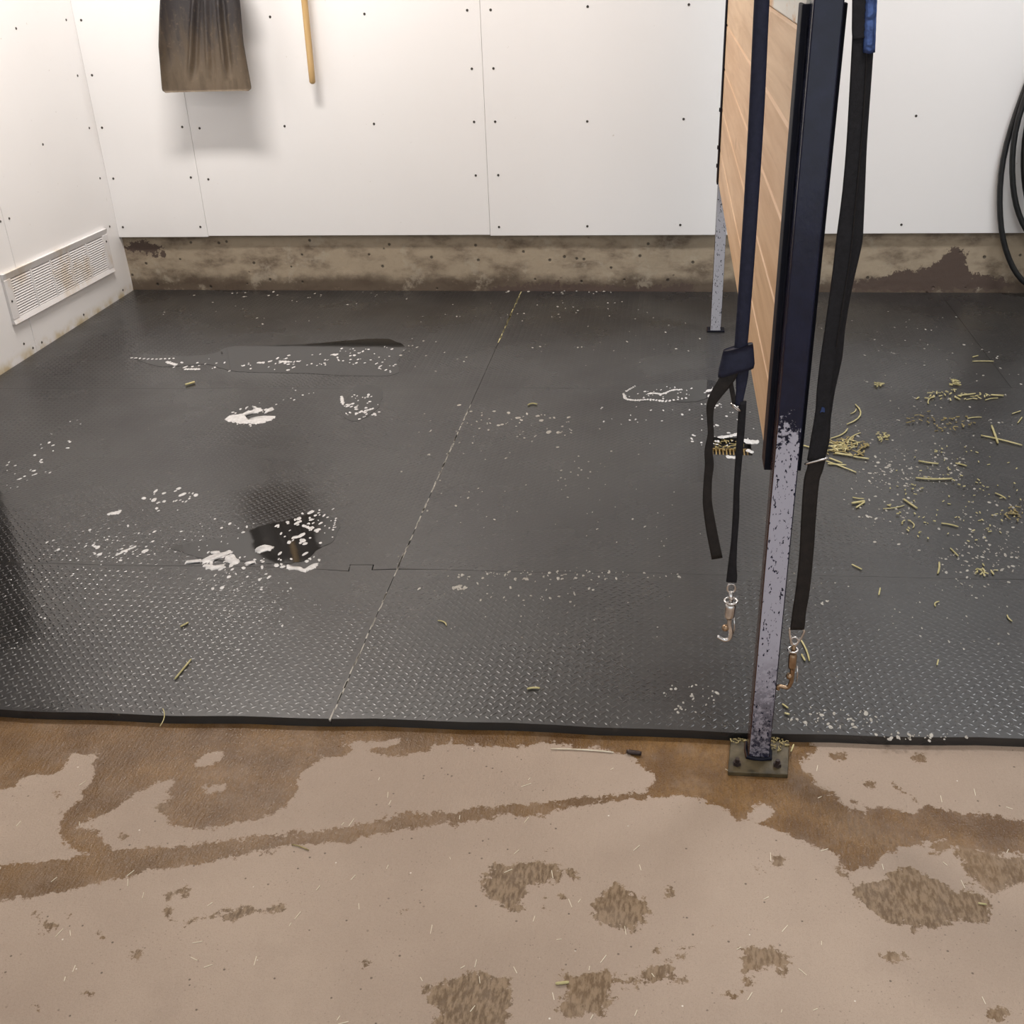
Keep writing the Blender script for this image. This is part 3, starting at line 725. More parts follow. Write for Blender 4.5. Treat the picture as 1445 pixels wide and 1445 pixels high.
p = pathpx(a, dy=.006); sweep('rear_webbing', p, mm(p, widths(a)), .0014, M['webbing'], t2, side=(1, .25, 0), seg=8, square=.6)
# stitched edge line
a = [(1225, 0, 1.2), (1223, 75, 1.2), (1217, 180, 1.2), (1208, 280, 1.2), (1200, 360, 1.2), (1189, 430, 1.2), (1180, 490, 1.2)]
p = pathpx(a, dy=-.0058); sweep('stitching', p, mm(p, widths(a)), .0005, M['leather'], t2, side=(1, .1, 0), seg=6)
# folded end of webbing
a = [(1214, -60, 21), (1213, 0, 21), (1212, 40, 20), (1211.5, 55, 17)]
p = pathpx(a, dy=-.0075); sweep('folded_end', p, mm(p, widths(a)), .0014, M['webbing'], t2, side=(1, .1, 0), seg=8, square=.6)
# blue tape: crinkled wrap
v, f = [], []; NR = 26
for i in range(NR):
    y = -60+i*(136/(NR-1)); xc = 1229.5-(y*.04); s = float((S3(xc, y)-CAM)@AF)/FPX
    for k in range(9):
        u = k/8*2-1
        q = S3(xc+u*8.5, y-abs(u)*2, -.0078-.003*(1-u*u)); q = q+np.array([0, -.0012*math.sin(i*2.6+u*1.4+math.sin(i)*1.3)*(1-u*u*.4), 0]); v.append(q)
o0 = len(v); v += [p_+np.array([0, .010, 0]) for p_ in v]
for i in range(NR-1):
    for k in range(8):
        a_ = i*9+k; f.append((a_, a_+1, a_+10, a_+9)); f.append((o0+a_, o0+a_+9, o0+a_+10, o0+a_+1))
for i in range(NR-1):
    for k in (0, 8):
        a_ = i*9+k; f.append((a_, a_+9, o0+a_+9, o0+a_))
for k in range(8):
    for i in (0, NR-1):
        a_ = i*9+k; f.append((a_, a_+1, o0+a_+1, o0+a_))
pyd('tape', v, f, M['tape'], t2, True)
a = [(1153, 648, 24), (1150, 662, 23), (1145, 680, 22), (1141, 730, 21), (1138, 780, 20), (1133, 830, 20), (1128, 862, 19.5), (1125, 888, 20)]
p = pathpx(a, dy=-.002); sweep('lower_webbing', p, mm(p, widths(a)), .0022, M['leather'], t2, side=(1, .1, 0), seg=8, square=.6)
ring('buckle_ring', S3(1152, 651), np.array([.93, 0, .30]), np.array([.1, -.8, .55]), .0165, .008, .0020, M['chrome'], t2)
tp = [S3(1157, 583, -.0068), S3(1160, 574, -.0068), S3(1164, 576, -.0068), S3(1164, 582, -.0068), S3(1160, 581, -.0068)]
v = tp+[q+np.array([0, .0008, 0]) for q in tp]
pyd('tag', v, [(0, 1, 2, 3, 4), (9, 8, 7, 6, 5)]+[(i, (i+1) % 5, 5+(i+1) % 5, 5+i) for i in range(5)], M['tape'], t2)
# triangular loop plate then the snap
path = [S3(*q) for q in ((1114, 886), (1134, 888), (1131, 899), (1124, 908), (1118, 908), (1115, 898))]
sweep('triangle_loop', catmull(path+[path[0]], 4)[:-1], .0022, .0022, M['chrome'], t2, side=(0, 1, 0), seg=8, closed=True)
snap(t2, (1121, 905), (1119, 917), (1119, 922), (1117.5, 943), (1114, 954), [(1118, 948), (1117, 957), (1116, 963), (1111, 970), (1099, 968), (1098, 973)], .0070, M['brass'], .006)
ring('tie_ring', S3(1235, -236), np.array([1., 0, 0]), np.array([0, 0, 1.]), .02, .02, .003, M['chrome'], t2)
# arm that carries the two tie rings, out of the picture
zt = float(S3(1087, -236)[2])+.018
sweep('tie_arm', [(PX-.12, SYL, zt), (PX+.10, SYL, zt)], .006, .006, M['channel'], dv, side=(0, 1, 0))

# ------------------------------------------------------------------ shovel
sh = empty('scoop_shovel', (.16, -.10, .832), 'dusty dark scoop shovel hanging on the white wall', 'shovel')
NU, NV = 72, 64; v, f = [], []
tipL, tipR = at(232, 130, 1, -.12), at(358, 128, 1, -.12)
xm = (tipL[0]+tipR[0])/2; hw0 = (tipR[0]-tipL[0])/2; ztip = .8325; LEN = .50
def shp(u, vv):
    hw = hw0*(1-.22*vv) if vv < .72 else hw0*.842*math.sqrt(max(0, 1-((vv-.72)/.30)**2))*.97+.022
    xc = xm+.040*vv
    x = xc+u*hw; z = ztip+vv*LEN
    # rounded lower corners
    if vv < .035:
        cut = .014*(1-math.sqrt(max(0, 1-(1-vv/.035)**2)))
        x = xc+u*(hw-cut)
    wall = (abs(u)**5)*.055*min(1, .25+vv*2.2)*(1 if vv < .8 else 1-(vv-.8)*2)
    y = -.128+.080*vv**1.2-wall
    y -= .012*math.sin(min(1, vv*1.1)*math.pi)*0
    for u0, du, am in ((-.42, .22, .016), (.44, -.16, .016), (.04, -.04, .010)):
        uc = u0+du*vv; env = max(0, min(1, (vv-.08)/.12))*max(0, min(1, (.80-vv)/.2))
        y -= am*env*math.exp(-((u-uc)/.055)**2)
        y += am*.5*env*math.exp(-((u-uc-.11)/.06)**2)
    y += .003*float(vnoise(u*2+5, vv*3, 2.0, 9))
    return (x, y, z)
for j in range(NV):
    for i in range(NU): v.append(shp(i/(NU-1)*2-1, j/(NV-1)))
o0 = NU*NV; v += [(a_, b_+.0035, c_) for a_, b_, c_ in v]
for j in range(NV-1):
    for i in range(NU-1):
        a_ = j*NU+i; f.append((a_, a_+1, a_+NU+1, a_+NU)); f.append((o0+a_, o0+a_+NU, o0+a_+NU+1, o0+a_+1))
for i in range(NU-1):
    for j in (0, NV-1): a_ = j*NU+i; f.append((a_, a_+1, o0+a_+1, o0+a_))
for j in range(NV-1):
    for i in (0, NU-1): a_ = j*NU+i; f.append((a_, a_+NU, o0+a_+NU, o0+a_))
pyd('blade', v, f, M['shovel'], sh, True)
xt = xm+.040
sweep('shaft', catmull([(xt, -.062, ztip+.36), (xt+.002, -.055, ztip+.5), (xt+.012, -.045, ztip+.8), (xt+.03, -.040, ztip+1.06)], 6), .0165, .0165, M['broom'], sh, seg=12)
g0 = np.array((xt+.03, -.040, ztip+1.06))
sweep('grip', catmull([g0, g0+(-.05, 0, .06), g0+(-.055, 0, .11), g0+(.055, 0, .11), g0+(.05, 0, .06), g0], 6), .011, .011, M['black'], sh, side=(0, 1, 0), seg=10)
hk = sweep('wall_hook', catmull([(g0[0], -.001, g0[2]+.115), (g0[0], -.05, g0[2]+.098), (g0[0], -.065, g0[2]+.115)], 6), .005, .005, M['screw'], None, side=(1, 0, 0))
tag(hk, 'small dark wall hook above the scoop shovel', 'hook')

# broom handle
br = empty('broom', tuple(at(440, 121, 1, -.045)), 'tan wooden tool handle hanging on the wall beside the shovel', 'broom')
b0, b1 = at(441, 117, 1, -.045), at(429, -5, 1, -.040)
d = (b1-b0)/np.linalg.norm(b1-b0)
path = [b0-d*.004, b0-d*.001, b0+d*.004]+[b0+d*(.004+.05*k) for k in range(1, 24)]
ww = [.004, .0090, .0118]+[.0123]*23
sweep('handle', path, ww, ww, M['broom'], br, seg=14)
tp_ = path[-1]
box('broom_head', (tp_[0]-.15, tp_[1]-.03, tp_[2]-.005), (tp_[0]+.15, tp_[1]+.03, tp_[2]+.035), M['broom'], br, .004)
bm = bmesh.new()
for k in range(28):
    x = tp_[0]-.14+k*.0104
    bbox(bm, (x-.004, tp_[1]-.026, tp_[2]+.034), (x+.004, tp_[1]+.026, tp_[2]+.10+RND.uniform(-.004, .004)))
bmo('bristles', bm, M['bristle'], br)
bk = sweep('wall_bracket', [(tp_[0], -.001, tp_[2]-.012), (tp_[0], -.075, tp_[2]-.012)], .004, .004, M['screw'], None, side=(1, 0, 0)); tag(bk, 'small dark wall bracket above the tan handle', 'hook')

# ------------------------------------------------------------------ wall vent on the left wall
ve = empty('wall_vent', (LX, -.50, .13), 'white louvred wall vent low on the left wall', 'vent')
VY0, VY1 = -.893, -.112
def zr(y, f_): # the vent hangs slightly out of level
    k = (y-VY0)/(VY1-VY0); return (.138+(.124-.138)*k)*(1-f_)+(.321+(.304-.321)*k)*f_
def slab(name, ya, yb, fa, fb, x0, x1, mat, par, tilt=0.0):
    v = [(LX+x0, ya, zr(ya, fa)), (LX+x0, yb, zr(yb, fa)), (LX+x0, yb, zr(yb, fb)), (LX+x0, ya, zr(ya, fb)),
         (LX+x1+tilt, ya, zr(ya, fa)), (LX+x1+tilt, yb, zr(yb, fa)), (LX+x1-tilt, yb, zr(yb, fb)), (LX+x1-tilt, ya, zr(ya, fb))]
    return pyd(name, v, [(0, 1, 2, 3), (4, 7, 6, 5), (0, 4, 5, 1), (1, 5, 6, 2), (2, 6, 7, 3), (3, 7, 4, 0)], mat, par)
slab('back_plate', VY0+.01, VY1-.01, .03, .97, .0002, .0025, M['backing'], ve)
slab('frame_rail', VY0, VY1, 0, .105, .0002, .011, M['vent'], ve, .003)
slab('frame_rail', VY0, VY1, .865, 1, .0002, .011, M['vent'], ve, -.003)
slab('frame_rail', VY0, VY0+.042, .10, .87, .0002, .0105, M['vent'], ve)
slab('frame_rail', VY1-.042, VY1, .10, .87, .0002, .0105, M['vent'], ve)
for k in range(1, 5):
    y = VY0+.042+(VY1-VY0-.084)*k/5; slab('mullion', y-.0055, y+.0055, .10, .87, .0005, .0085, M['vent'], ve)
NL = 15
for k in range(NL):
    f0 = .11+.752*k/NL
    slab('louver', VY0+.04, VY1-.04, f0+.006, f0+.036, .0028, .0066, M['vent'], ve, .0016)
for y, f_ in ((VY0+.018, .45), (VY1-.02, .72)):
    o = mobj('vent_screw', SCR, None, ve); o.location = (LX+.0112, y, zr(y, f_)); o.rotation_euler = (0, math.pi/2, 0)

# ------------------------------------------------------------------ coiled hose on the right of the back wall
pts = []
HX, HZ = 3.40, 1.30
loops = [(.238, .030), (.232, .195), (.205, .255), (.215, .235), (.19, .30), (.20, .215)]
for li, (hw, zb) in enumerate(loops):
    for k in range(14):
        an = math.pi/2+2*math.pi*k/14
        zc = (HZ+zb)/2; hz = (HZ-zb)/2
        s = math.sin(an); shrink = .50+.50*(1-max(0, s))**.7 if s > 0 else 1
        x = HX+.012*li+(hw+.012)*math.cos(an)*shrink*(1-.22*max(0, s+.45))
        y = -.026-.022*(li % 3)-.006*li
        pts.append((x, y, zc+hz*s-.004*li))
hs = sweep('garden_hose', catmull(pts, 5), .0105, .0105, M['hose'], None, seg=10)
tag(hs, 'coiled black hose hanging on the wall at the right edge', 'hose')
hh = sweep('wall_hook', catmull([(HX+.02, -.0008, HZ-.02), (HX+.02, -.13, HZ-.035), (HX+.02, -.15, HZ+.01)], 6), .009, .009, M['screw'], None, side=(1, 0, 0)); tag(hh, 'dark wall hook carrying the coiled hose', 'hook')

# ------------------------------------------------------------------ dark partition at the left edge
pt_ = empty('partition', (-.15, -1.93, 0), 'dark board partition just entering at the left edge', 'partition')
xr = float(floor_at(7, 684)[0])
for i in range(7):
    box('board', (LX+.002, -1.955, .004+i*.17), (xr-.004, -1.925, .004+(i+1)*.17-.002), M['black'], pt_, .002)
box('end_post', (xr-.0042, -1.965, .0006), (xr+.0, -1.915, 1.22), M['black'], pt_, .0015)

# ------------------------------------------------------------------ puddles
def puddle(pts, lab, z=.00085, amp=.010, seed=0):
    P2 = [floor_at(x, y)[:2] for x, y in pts]
    P2 = [np.array([q[0], q[1]]) for q in P2]
    loop = catmull(P2+[P2[0]], 8)[:-1]; out = []
    for i, q in enumerate(loop):
        nrm = loop[(i+1) % len(loop)]-loop[i-1]; nrm = np.array([nrm[1], -nrm[0]]); nrm /= np.linalg.norm(nrm)+1e-9
        a_ = (float(vnoise(q[0], q[1], 22, seed))+.6*float(vnoise(q[0], q[1], 60, seed+1))-.8)*amp
        out.append(q+nrm*a_)
    v = [(q[0], q[1], z) for q in out]+[(q[0], q[1], -.0002) for q in out]; n_ = len(out)
    bm = bmesh.new(); vs = [bm.verts.new(q) for q in v]
    bm.faces.new(vs[:n_])
    for i in range(n_): bm.faces.new((vs[i], vs[(i+1) % n_], vs[n_+(i+1) % n_], vs[n_+i]))
    o = bmo('puddle', bm, M['water']); tag(o, lab, 'puddle', 'water puddles on the mats'); return o
puddle([(186, 506), (196, 499), (250, 503), (300, 499), (330, 489), (430, 486), (500, 480), (545, 478), (572, 489), (562, 506), (548, 530), (400, 526), (330, 524), (290, 514), (230, 518)],
       'long shallow puddle on the back left mat below the curb', seed=3)
puddle([(488, 562), (505, 545), (535, 545), (540, 560), (528, 582), (500, 594), (484, 585)], 'small foam-flecked puddle on the mat below the long puddle', seed=5)
puddle([(235, 772), (300, 762), (345, 752), (376, 740), (400, 736), (440, 726), (468, 730), (480, 742), (470, 764), (448, 776), (425, 792), (380, 796), (330, 792), (280, 788)],
       'dark puddle on the left mat mirroring the shovel', seed=8)
puddle([(880, 556), (900, 546), (950, 540), (1005, 536), (1010, 552), (985, 566), (930, 566), (890, 564)], 'thin puddle with suds left of the hanging cross tie', seed=11)

# ------------------------------------------------------------------ soap suds (uncountable flecks: one mesh per patch)
def blob(v, f, c, ra, rb, an, hgt, z0, jag=.3):
    n_ = 9; b = len(v); ph = RND.uniform(0, 6)
    ca, sa = math.cos(an), math.sin(an)
    for rr, zz_ in ((1.0, 0), (.75, .8)):
        for k in range(n_):
            t_ = 2*math.pi*k/n_; j = 1+jag*math.sin(2*t_+ph)*.5+jag*RND.uniform(-.5, .5)
            x = ra*rr*j*math.cos(t_); y = rb*rr*j*math.sin(t_)
            v.append((c[0]+ca*x-sa*y, c[1]+sa*x+ca*y, z0+hgt*zz_))
    v.append((c[0], c[1], z0+hgt))
    for k in range(n_):
        k2 = (k+1) % n_; f.append((b+k, b+k2, b+n_+k2, b+n_+k)); f.append((b+n_+k, b+n_+k2, b+2*n_))
def pxm(x, y, z=0.0):
    return float((floor_at(x, y, z)-CAM)@AF)/FPX
def flecks(v, f, cx_, cy_, rx, ry, n_, s0, s1, z=.0010, slope=0.0, z0=0.0):
    for _ in range(n_):
        a_ = RND.uniform(0, 2*math.pi); r_ = math.sqrt(RND.random())
        dx = rx*r_*math.cos(a_); dy = ry*r_*math.sin(a_)+slope*dx
        c = floor_at(cx_+dx, cy_+dy, z0); s = pxm(cx_+dx, cy_+dy)*(s0+(s1-s0)*RND.random()**2.2)*.5
        blob(v, f, c, s*RND.uniform(.8, 1.5), s*RND.uniform(1.3, 2.4), RND.uniform(-.5, .5), .0009, z0+z-.0006)
def streak(v, f, pts, wpx, z=.0009, z0=0.0):
    """foam streak along pixels on the mat"""
    P3 = catmull([floor_at(x, y, z0) for x, y in pts], 5)
    for i, q in enumerate(P3):
        s = wpx*.5*float((q-CAM)@AF)/FPX
        t_ = P3[min(i+1, len(P3)-1)]-P3[max(i-1, 0)]
        blob(v, f, q, s*RND.uniform(.9, 1.5), s*RND.uniform(1.5, 2.3), RND.uniform(-.3, .3), .0011, z0+z-.0006, .3)
def patch(v, f, pts, z=.0022, z0=0.0):
    L = [floor_at(x, y, z0) for x, y in pts]; L = catmull(L+[L[0]], 4)[:-1]; n_ = len(L); b = len(v); c = sum(L)/n_
    for q in L: v.append((q[0]+RND.uniform(-.004, .004), q[1]+RND.uniform(-.007, .007), z0-.0002))
    for q in L: q2 = c+(q-c)*.86; v.append((q2[0], q2[1], z0+z))
    f.append(tuple(b+n_+k for k in range(n_)))
    for k in range(n_): k2 = (k+1) % n_; f.append((b+k, b+k2, b+n_+k2, b+n_+k))
def suds(lab, specs, streaks=(), mat='suds', name='soap_suds', cat='suds'):
    v, f = [], []
    for s in specs: flecks(v, f, *s)
    for pts, wpx in streaks: (streak(v, f, pts, wpx) if wpx > 0 else patch(v, f, pts))
    o = pyd(name, v, f, M[mat], None, True); tag(o, lab, cat, kind='stuff'); return o
suds('white soap flecks along the long back left puddle', [(460, 508, 90, 9, 46, 2, 6), (380, 515, 50, 9, 16, 2, 6), (520, 495, 45, 7, 16, 2, 4), (300, 515, 60, 10, 14, 2, 5), (548, 515, 20, 14, 12, 2, 5)],
     [([(186, 505), (215, 507), (245, 506)], 3.2), ([(236, 511), (248, 515)], 5), ([(262, 521), (280, 521)], 4), ([(365, 512), (372, 512)], 4), ([(395, 510), (408, 511)], 4)])
suds('white soap foam swirl on the centre left mat', [(352, 588, 34, 14, 26, 2, 5), (400, 560, 50, 14, 10, 1.5, 3)],
     [([(316, 591), (325, 586), (338, 585), (348, 580), (358, 578), (356, 572), (366, 575), (372, 578), (366, 582), (356, 584), (346, 588), (352, 591), (370, 588), (388, 588), (386, 592), (374, 596), (362, 599), (348, 598), (336, 598), (322, 595)], 0), ([(372, 580), (384, 575), (386, 578), (376, 584)], 0)])
suds('white soap flecks on the small puddle above the straw crumb', [(507, 575, 30, 20, 46, 2, 6)], [([(482, 560), (484, 570)], 4), ([(508, 582), (526, 577)], 4)])
suds('white soap flecks floating on the dark shovel puddle', [(432, 746, 44, 24, 40, 2.5, 8), (455, 735, 24, 22, 18, 2, 5)], [([(418, 739), (424, 736)], 5), ([(428, 742), (438, 746)], 4), ([(414, 759), (420, 758)], 5), ([(474, 732), (470, 748)], 3)])
suds('large white soap foam smears at the front of the dark puddle', [(330, 795, 56, 10, 26, 2, 6), (415, 790, 36, 12, 18, 2, 6)],
     [([(285, 790), (300, 783), (318, 779), (326, 776), (330, 779), (322, 784), (308, 790), (295, 794), (286, 795)], 0), ([(318, 785), (327, 782), (334, 788), (339, 792), (334, 796), (324, 797), (318, 792)], 0),
      ([(286, 797), (300, 799), (316, 797), (318, 801), (306, 804), (292, 802)], 0), ([(358, 777), (364, 772), (375, 769), (385, 771), (387, 774), (376, 779), (364, 782), (359, 780)], 0),
      ([(403, 797), (412, 800), (424, 801), (430, 804), (440, 798), (448, 795), (449, 798), (440, 803), (431, 807), (418, 804), (406, 803)], 0), ([(261, 792), (282, 790), (284, 794), (264, 796)], 0),
      ([(346, 794), (358, 792), (360, 795), (348, 798)], 0), ([(297, 779), (308, 778), (310, 782), (300, 783)], 0)])
suds('scattered soap specks on the front left mat below the foam smears', [(335, 820, 60, 14, 26, 1.5, 5), (385, 860, 70, 40, 40, 1, 3), (300, 870, 150, 60, 18, 1, 2.6)])
suds('loose soap flecks left of the dark shovel puddle', [(240, 704, 42, 16, 26, 2, 6, .001, -.15), (180, 776, 60, 16, 24, 2, 7), (270, 745, 90, 40, 30, 1.5, 4), (120, 780, 60, 40, 16, 1.5, 4)], [([(156, 725), (168, 723)], 6), ([(172, 779), (190, 772)], 4)])
suds('faint soap specks along the far left mat near the partition', [(50, 655, 50, 30, 26, 1.5, 4, .001, -.4), (95, 610, 40, 20, 8, 1.5, 4), (40, 870, 40, 90, 22, 1.2, 3)])
suds('white soap foam left of the hanging cross tie', [(930, 556, 50, 10, 34, 1.5, 4, .001, -.08), (905, 580, 70, 24, 20, 1.5, 3)],
     [([(880, 556), (884, 563), (900, 565), (918, 564), (940, 566), (968, 562)], 3.5), ([(915, 556), (922, 555), (935, 556), (948, 551), (962, 550)], 3.5), ([(884, 552), (896, 545)], 2.5)])
suds('white scum around the clogged floor drain', [(1025, 600, 40, 34, 30, 1.5, 4), (995, 620, 20, 16, 16, 1.5, 4), (1005, 560, 20, 16, 10, 2, 5)],
     [([(1016, 617), (1026, 616), (1040, 613)], 5), ([(1052, 622), (1060, 624), (1068, 624)], 7), ([(1028, 645), (1038, 646)], 5), ([(1056, 636), (1061, 638)], 5), ([(998, 552), (1006, 550)], 5), ([(1000, 560), (1010, 560)], 3)])
suds('pale specks strewn over the centre mat beside the long seam', [(745, 598, 90, 22, 46, 1.5, 5), (720, 680, 160, 90, 34, 1.2, 3.5), (640, 620, 60, 60, 16, 1.5, 4), (900, 740, 110, 60, 22, 1.2, 3.5), (820, 640, 120, 50, 20, 1.2, 3.2)], (), 'dust', 'dried_specks', 'specks')
suds('pale scum line along the seam of the front right mat', [(800, 812, 170, 7, 80, 1.2, 4), (720, 830, 130, 20, 34, 1.2, 4), (650, 828, 14, 5, 8, 2, 5), (800, 870, 180, 50, 30, 1, 3)], [([(640, 830), (650, 827)], 4)], 'dust', 'dried_specks', 'specks')
suds('dried pale scum specks right of the post among hay', [(1290, 660, 80, 28, 130, 1.2, 4), (1250, 700, 60, 40, 70, 1.2, 4), (1400, 760, 60, 60, 90, 1.2, 4), (1380, 800, 60, 34, 60, 1.2, 4.5), (1300, 600, 130, 40, 60, 1, 3), (1330, 520, 120, 60, 40, 1, 3), (1330, 740, 110, 60, 60, 1, 3.5)], (), 'dust', 'dried_specks', 'specks')
suds('dried pale scum specks on the front edge mat near the post foot', [(1190, 1015, 60, 14, 40, 1.5, 5), (1290, 1040, 80, 6, 30, 1.5, 5), (1140, 1010, 30, 14, 12, 1.5, 4), (975, 985, 40, 24, 34, 1.5, 4), (1330, 880, 110, 60, 40, 1, 3), (1160, 850, 60, 30, 14, 1.2, 3.5)], (), 'dust', 'dried_specks', 'specks')
suds('pale specks on the dark back mats below the curb', [(520, 440, 300, 22, 40, 1.2, 3), (860, 470, 130, 50, 40, 1.2, 3), (620, 500, 60, 30, 16, 1.5, 3.5), (400, 415, 200, 5, 16, 1.5, 4), (800, 412, 90, 3, 14, 2, 5), (1250, 460, 110, 40, 24, 1.2, 3)], (), 'dust', 'dried_specks', 'specks')

# ------------------------------------------------------------------ hay and straw
def stalk(p0, p1, wpx, label, group=None, mat='straw', bend=0.0, z0=.0, name='hay_stalk', lift=.0012):
    a_, b_ = floor_at(*p0, z0), floor_at(*p1, z0); s = wpx*.5*float((a_-CAM)@AF)/FPX
    d_ = b_-a_; nrm = np.array([-d_[1], d_[0], 0.0])
    pth = [a_+d_*t_+nrm*bend*4*t_*(1-t_)+np.array([0, 0, lift+s*.8]) for t_ in (0, .17, .33, .5, .67, .83, 1)]
    o = sweep(name, pth, [s*.7, s, s*.9, s*1.05, s*.95, s, s*.7], s*.75, M[mat], None, side=None, seg=6)
    tag(o, label, 'hay', group); return o
HAYL = {(1292, 676): 'long slightly arched hay stalk lying level on the right mat', (1384, 616): 'long hay stalk under the upright one at the right edge, lower of the crossed pair',
        (1399, 602): 'short hay stalk crossing over a long one at the right edge', (1195, 600): 'tall curved hay stem arching up from the heap',
        (1275, 706): 'straight slanting hay stalk below the long arched one', (1325, 795): 'upright short hay stalk near the front seam of the right mat',
        (1202, 712): 'thick pale hay piece left of the slanting stalk', (1296, 652): 'level hay stalk just above the long arched one',
        (1328, 740): 'bent hay stalk with a kinked end below the slanting stalk', (1398, 559): 'short thick hay piece right of the tan tuft',
        (1372, 511): 'thin level hay stalk farthest back on the right mat', (1178, 641): 'thick pale hay stalk lying along the front of the heap'}
for p0, p1, wd, bd in (((1178, 641), (1203, 645), 3.6, 0), ((1170, 648), (1188, 655), 3, .02), ((1168, 656), (1194, 658), 3, 0), ((1166, 652), (1208, 668), 2.4, .02),
                       ((1204, 646), (1226, 649), 3, 0), ((1292, 676), (1343, 677), 3.4, -.06), ((1296, 652), (1324, 656), 3, -.04), ((1384, 616), (1442, 630), 3, .03),
                       ((1399, 602), (1408, 627), 3.2, 0), ((1195, 600), (1207, 572), 2.4, -.16), ((1200, 585), (1208, 578), 1.8, -.1), ((1351, 560), (1376, 557), 3, 0),
                       ((1398, 559), (1416, 560), 3.4, 0), ((1348, 655), (1364, 659), 2.6, .05), ((1275, 706), (1294, 719), 3.2, 0), ((1246, 719), (1276, 714), 1.8, -.08),
                       ((1202, 712), (1220, 709), 4, 0), ((1208, 718), (1220, 710), 3, 0), ((1203, 703), (1219, 705), 2.2, -.1), ((1328, 740), (1352, 745), 2.8, .08),
                       ((1341, 775), (1352, 786), 2.4, 0), ((1325, 795), (1323, 811), 3, .03), ((1386, 803), (1388, 811), 2.6, .1), ((1398, 806), (1402, 812), 2.6, 0),
                       ((1202, 798), (1216, 805), 2.6, 0), ((1242, 831), (1240, 841), 2.4, 0), ((1320, 857), (1325, 850), 2.4, .2), ((1404, 697), (1419, 705), 2.4, .06),
                       ((1372, 511), (1402, 511), 2, .03), ((1372, 505), (1380, 503), 2, 0), ((1421, 869), (1428, 878), 2.2, -.1), ((1365, 592), (1385, 590), 2, .1),
                       ((1428, 585), (1440, 581), 2, 0), ((1436, 598), (1442, 590), 2, 0), ((1158, 640), (1196, 634), 3, .05), ((1160, 632), (1190, 628), 2.6, -.05),
                       ((1390, 566), (1408, 563), 2, .1), ((1310, 571), (1318, 560), 2, .1), ((1281, 735), (1288, 746), 1.8, .2), ((1322, 940), (1324, 932), 2.4, 0),
                       ((1126, 628), (1144, 633), 2.6, 0), ((1196, 628), (1214, 612), 2.2, .1), ((1172, 620), (1196, 606), 2.2, -.1)):
    lab = HAYL.get(p0)
    if lab is None:
        x_, y_ = (p0[0]+p1[0])/2, (p0[1]+p1[1])/2
        lab, grp = (('dry hay stalk in the heap beside the right cross tie', 'hay stalks in the heap') if x_ < 1228 and y_ < 672 else
                    ('short hay shred on the back half of the right mat', 'hay shreds at the back right') if y_ < 640 else
                    ('short hay shred on the front half of the right mat', 'hay shreds at the front right'))
        stalk(p0, p1, wd, lab, grp, bend=bd)
    else: stalk(p0, p1, wd, lab, bend=bd)
stalk((1129, 903), (1142, 934), 2.6, 'thin yellow hay stalk sticking out below the right snap hook', None, bend=.04)
stalk((1131, 925), (1136, 934), 3.0, 'short thick hay bit beside the right snap hook', None)
stalk((1104, 995), (1112, 1001), 3.0, 'short pale straw bit on the mat right of the post foot, upper of two', None)
stalk((1107, 1008), (1114, 1010), 3.4, 'short pale straw bit on the mat right of the post foot, lower of two', None)
stalk((247, 960), (270, 932), 3.2, 'straight yellow straw lying alone on the front left mat', None)
stalk((230, 1001), (226, 1026), 1.6, 'thin pale straw hanging over the front mat edge', None, bend=.1)
stalk((255, 886), (266, 880), 3.2, 'pale curled straw bit above the lone yellow straw', None)
stalk((745, 573), (758, 572), 2.6, 'curved pale straw shred on the centre mat', None, bend=.35)
stalk((262, 545), (275, 541), 4.2, 'stubby pale straw chip on the left mat seam', None)
stalk((618, 877), (630, 884), 2.2, 'small yellow straw curl on the front middle mat', None, bend=.2)
stalk((744, 974), (762, 973), 3.6, 'pale bent straw lying in the tread near the front edge', None, bend=.1)
stalk((777, 1058), (866, 1063), 2.2, 'long pale straw on the concrete below the mat edge', None, 'pale', z0=ZC, bend=.02)
stalk((784, 1390), (803, 1388), 4.6, 'thick yellow straw piece on the damp print', None, z0=ZC)
stalk((412, 1193), (436, 1201), 2.0, 'thin dark twig on the wet concrete streak', None, 'strawdark', z0=ZC, bend=.05)
stalk((1380, 1276), (1392, 1278), 3.0, 'short yellow straw on the damp print at lower right', None, z0=ZC)
stalk((1116, 1062), (1120, 1052), 2.4, 'short yellow straw standing on the base plate corner', None, z0=ZC+.0095)
stalk((884, 1063), (905, 1066), 7.0, 'small dark grey clump on the wet concrete below the mat edge', None, 'bolt', z0=ZC, name='debris_clump')
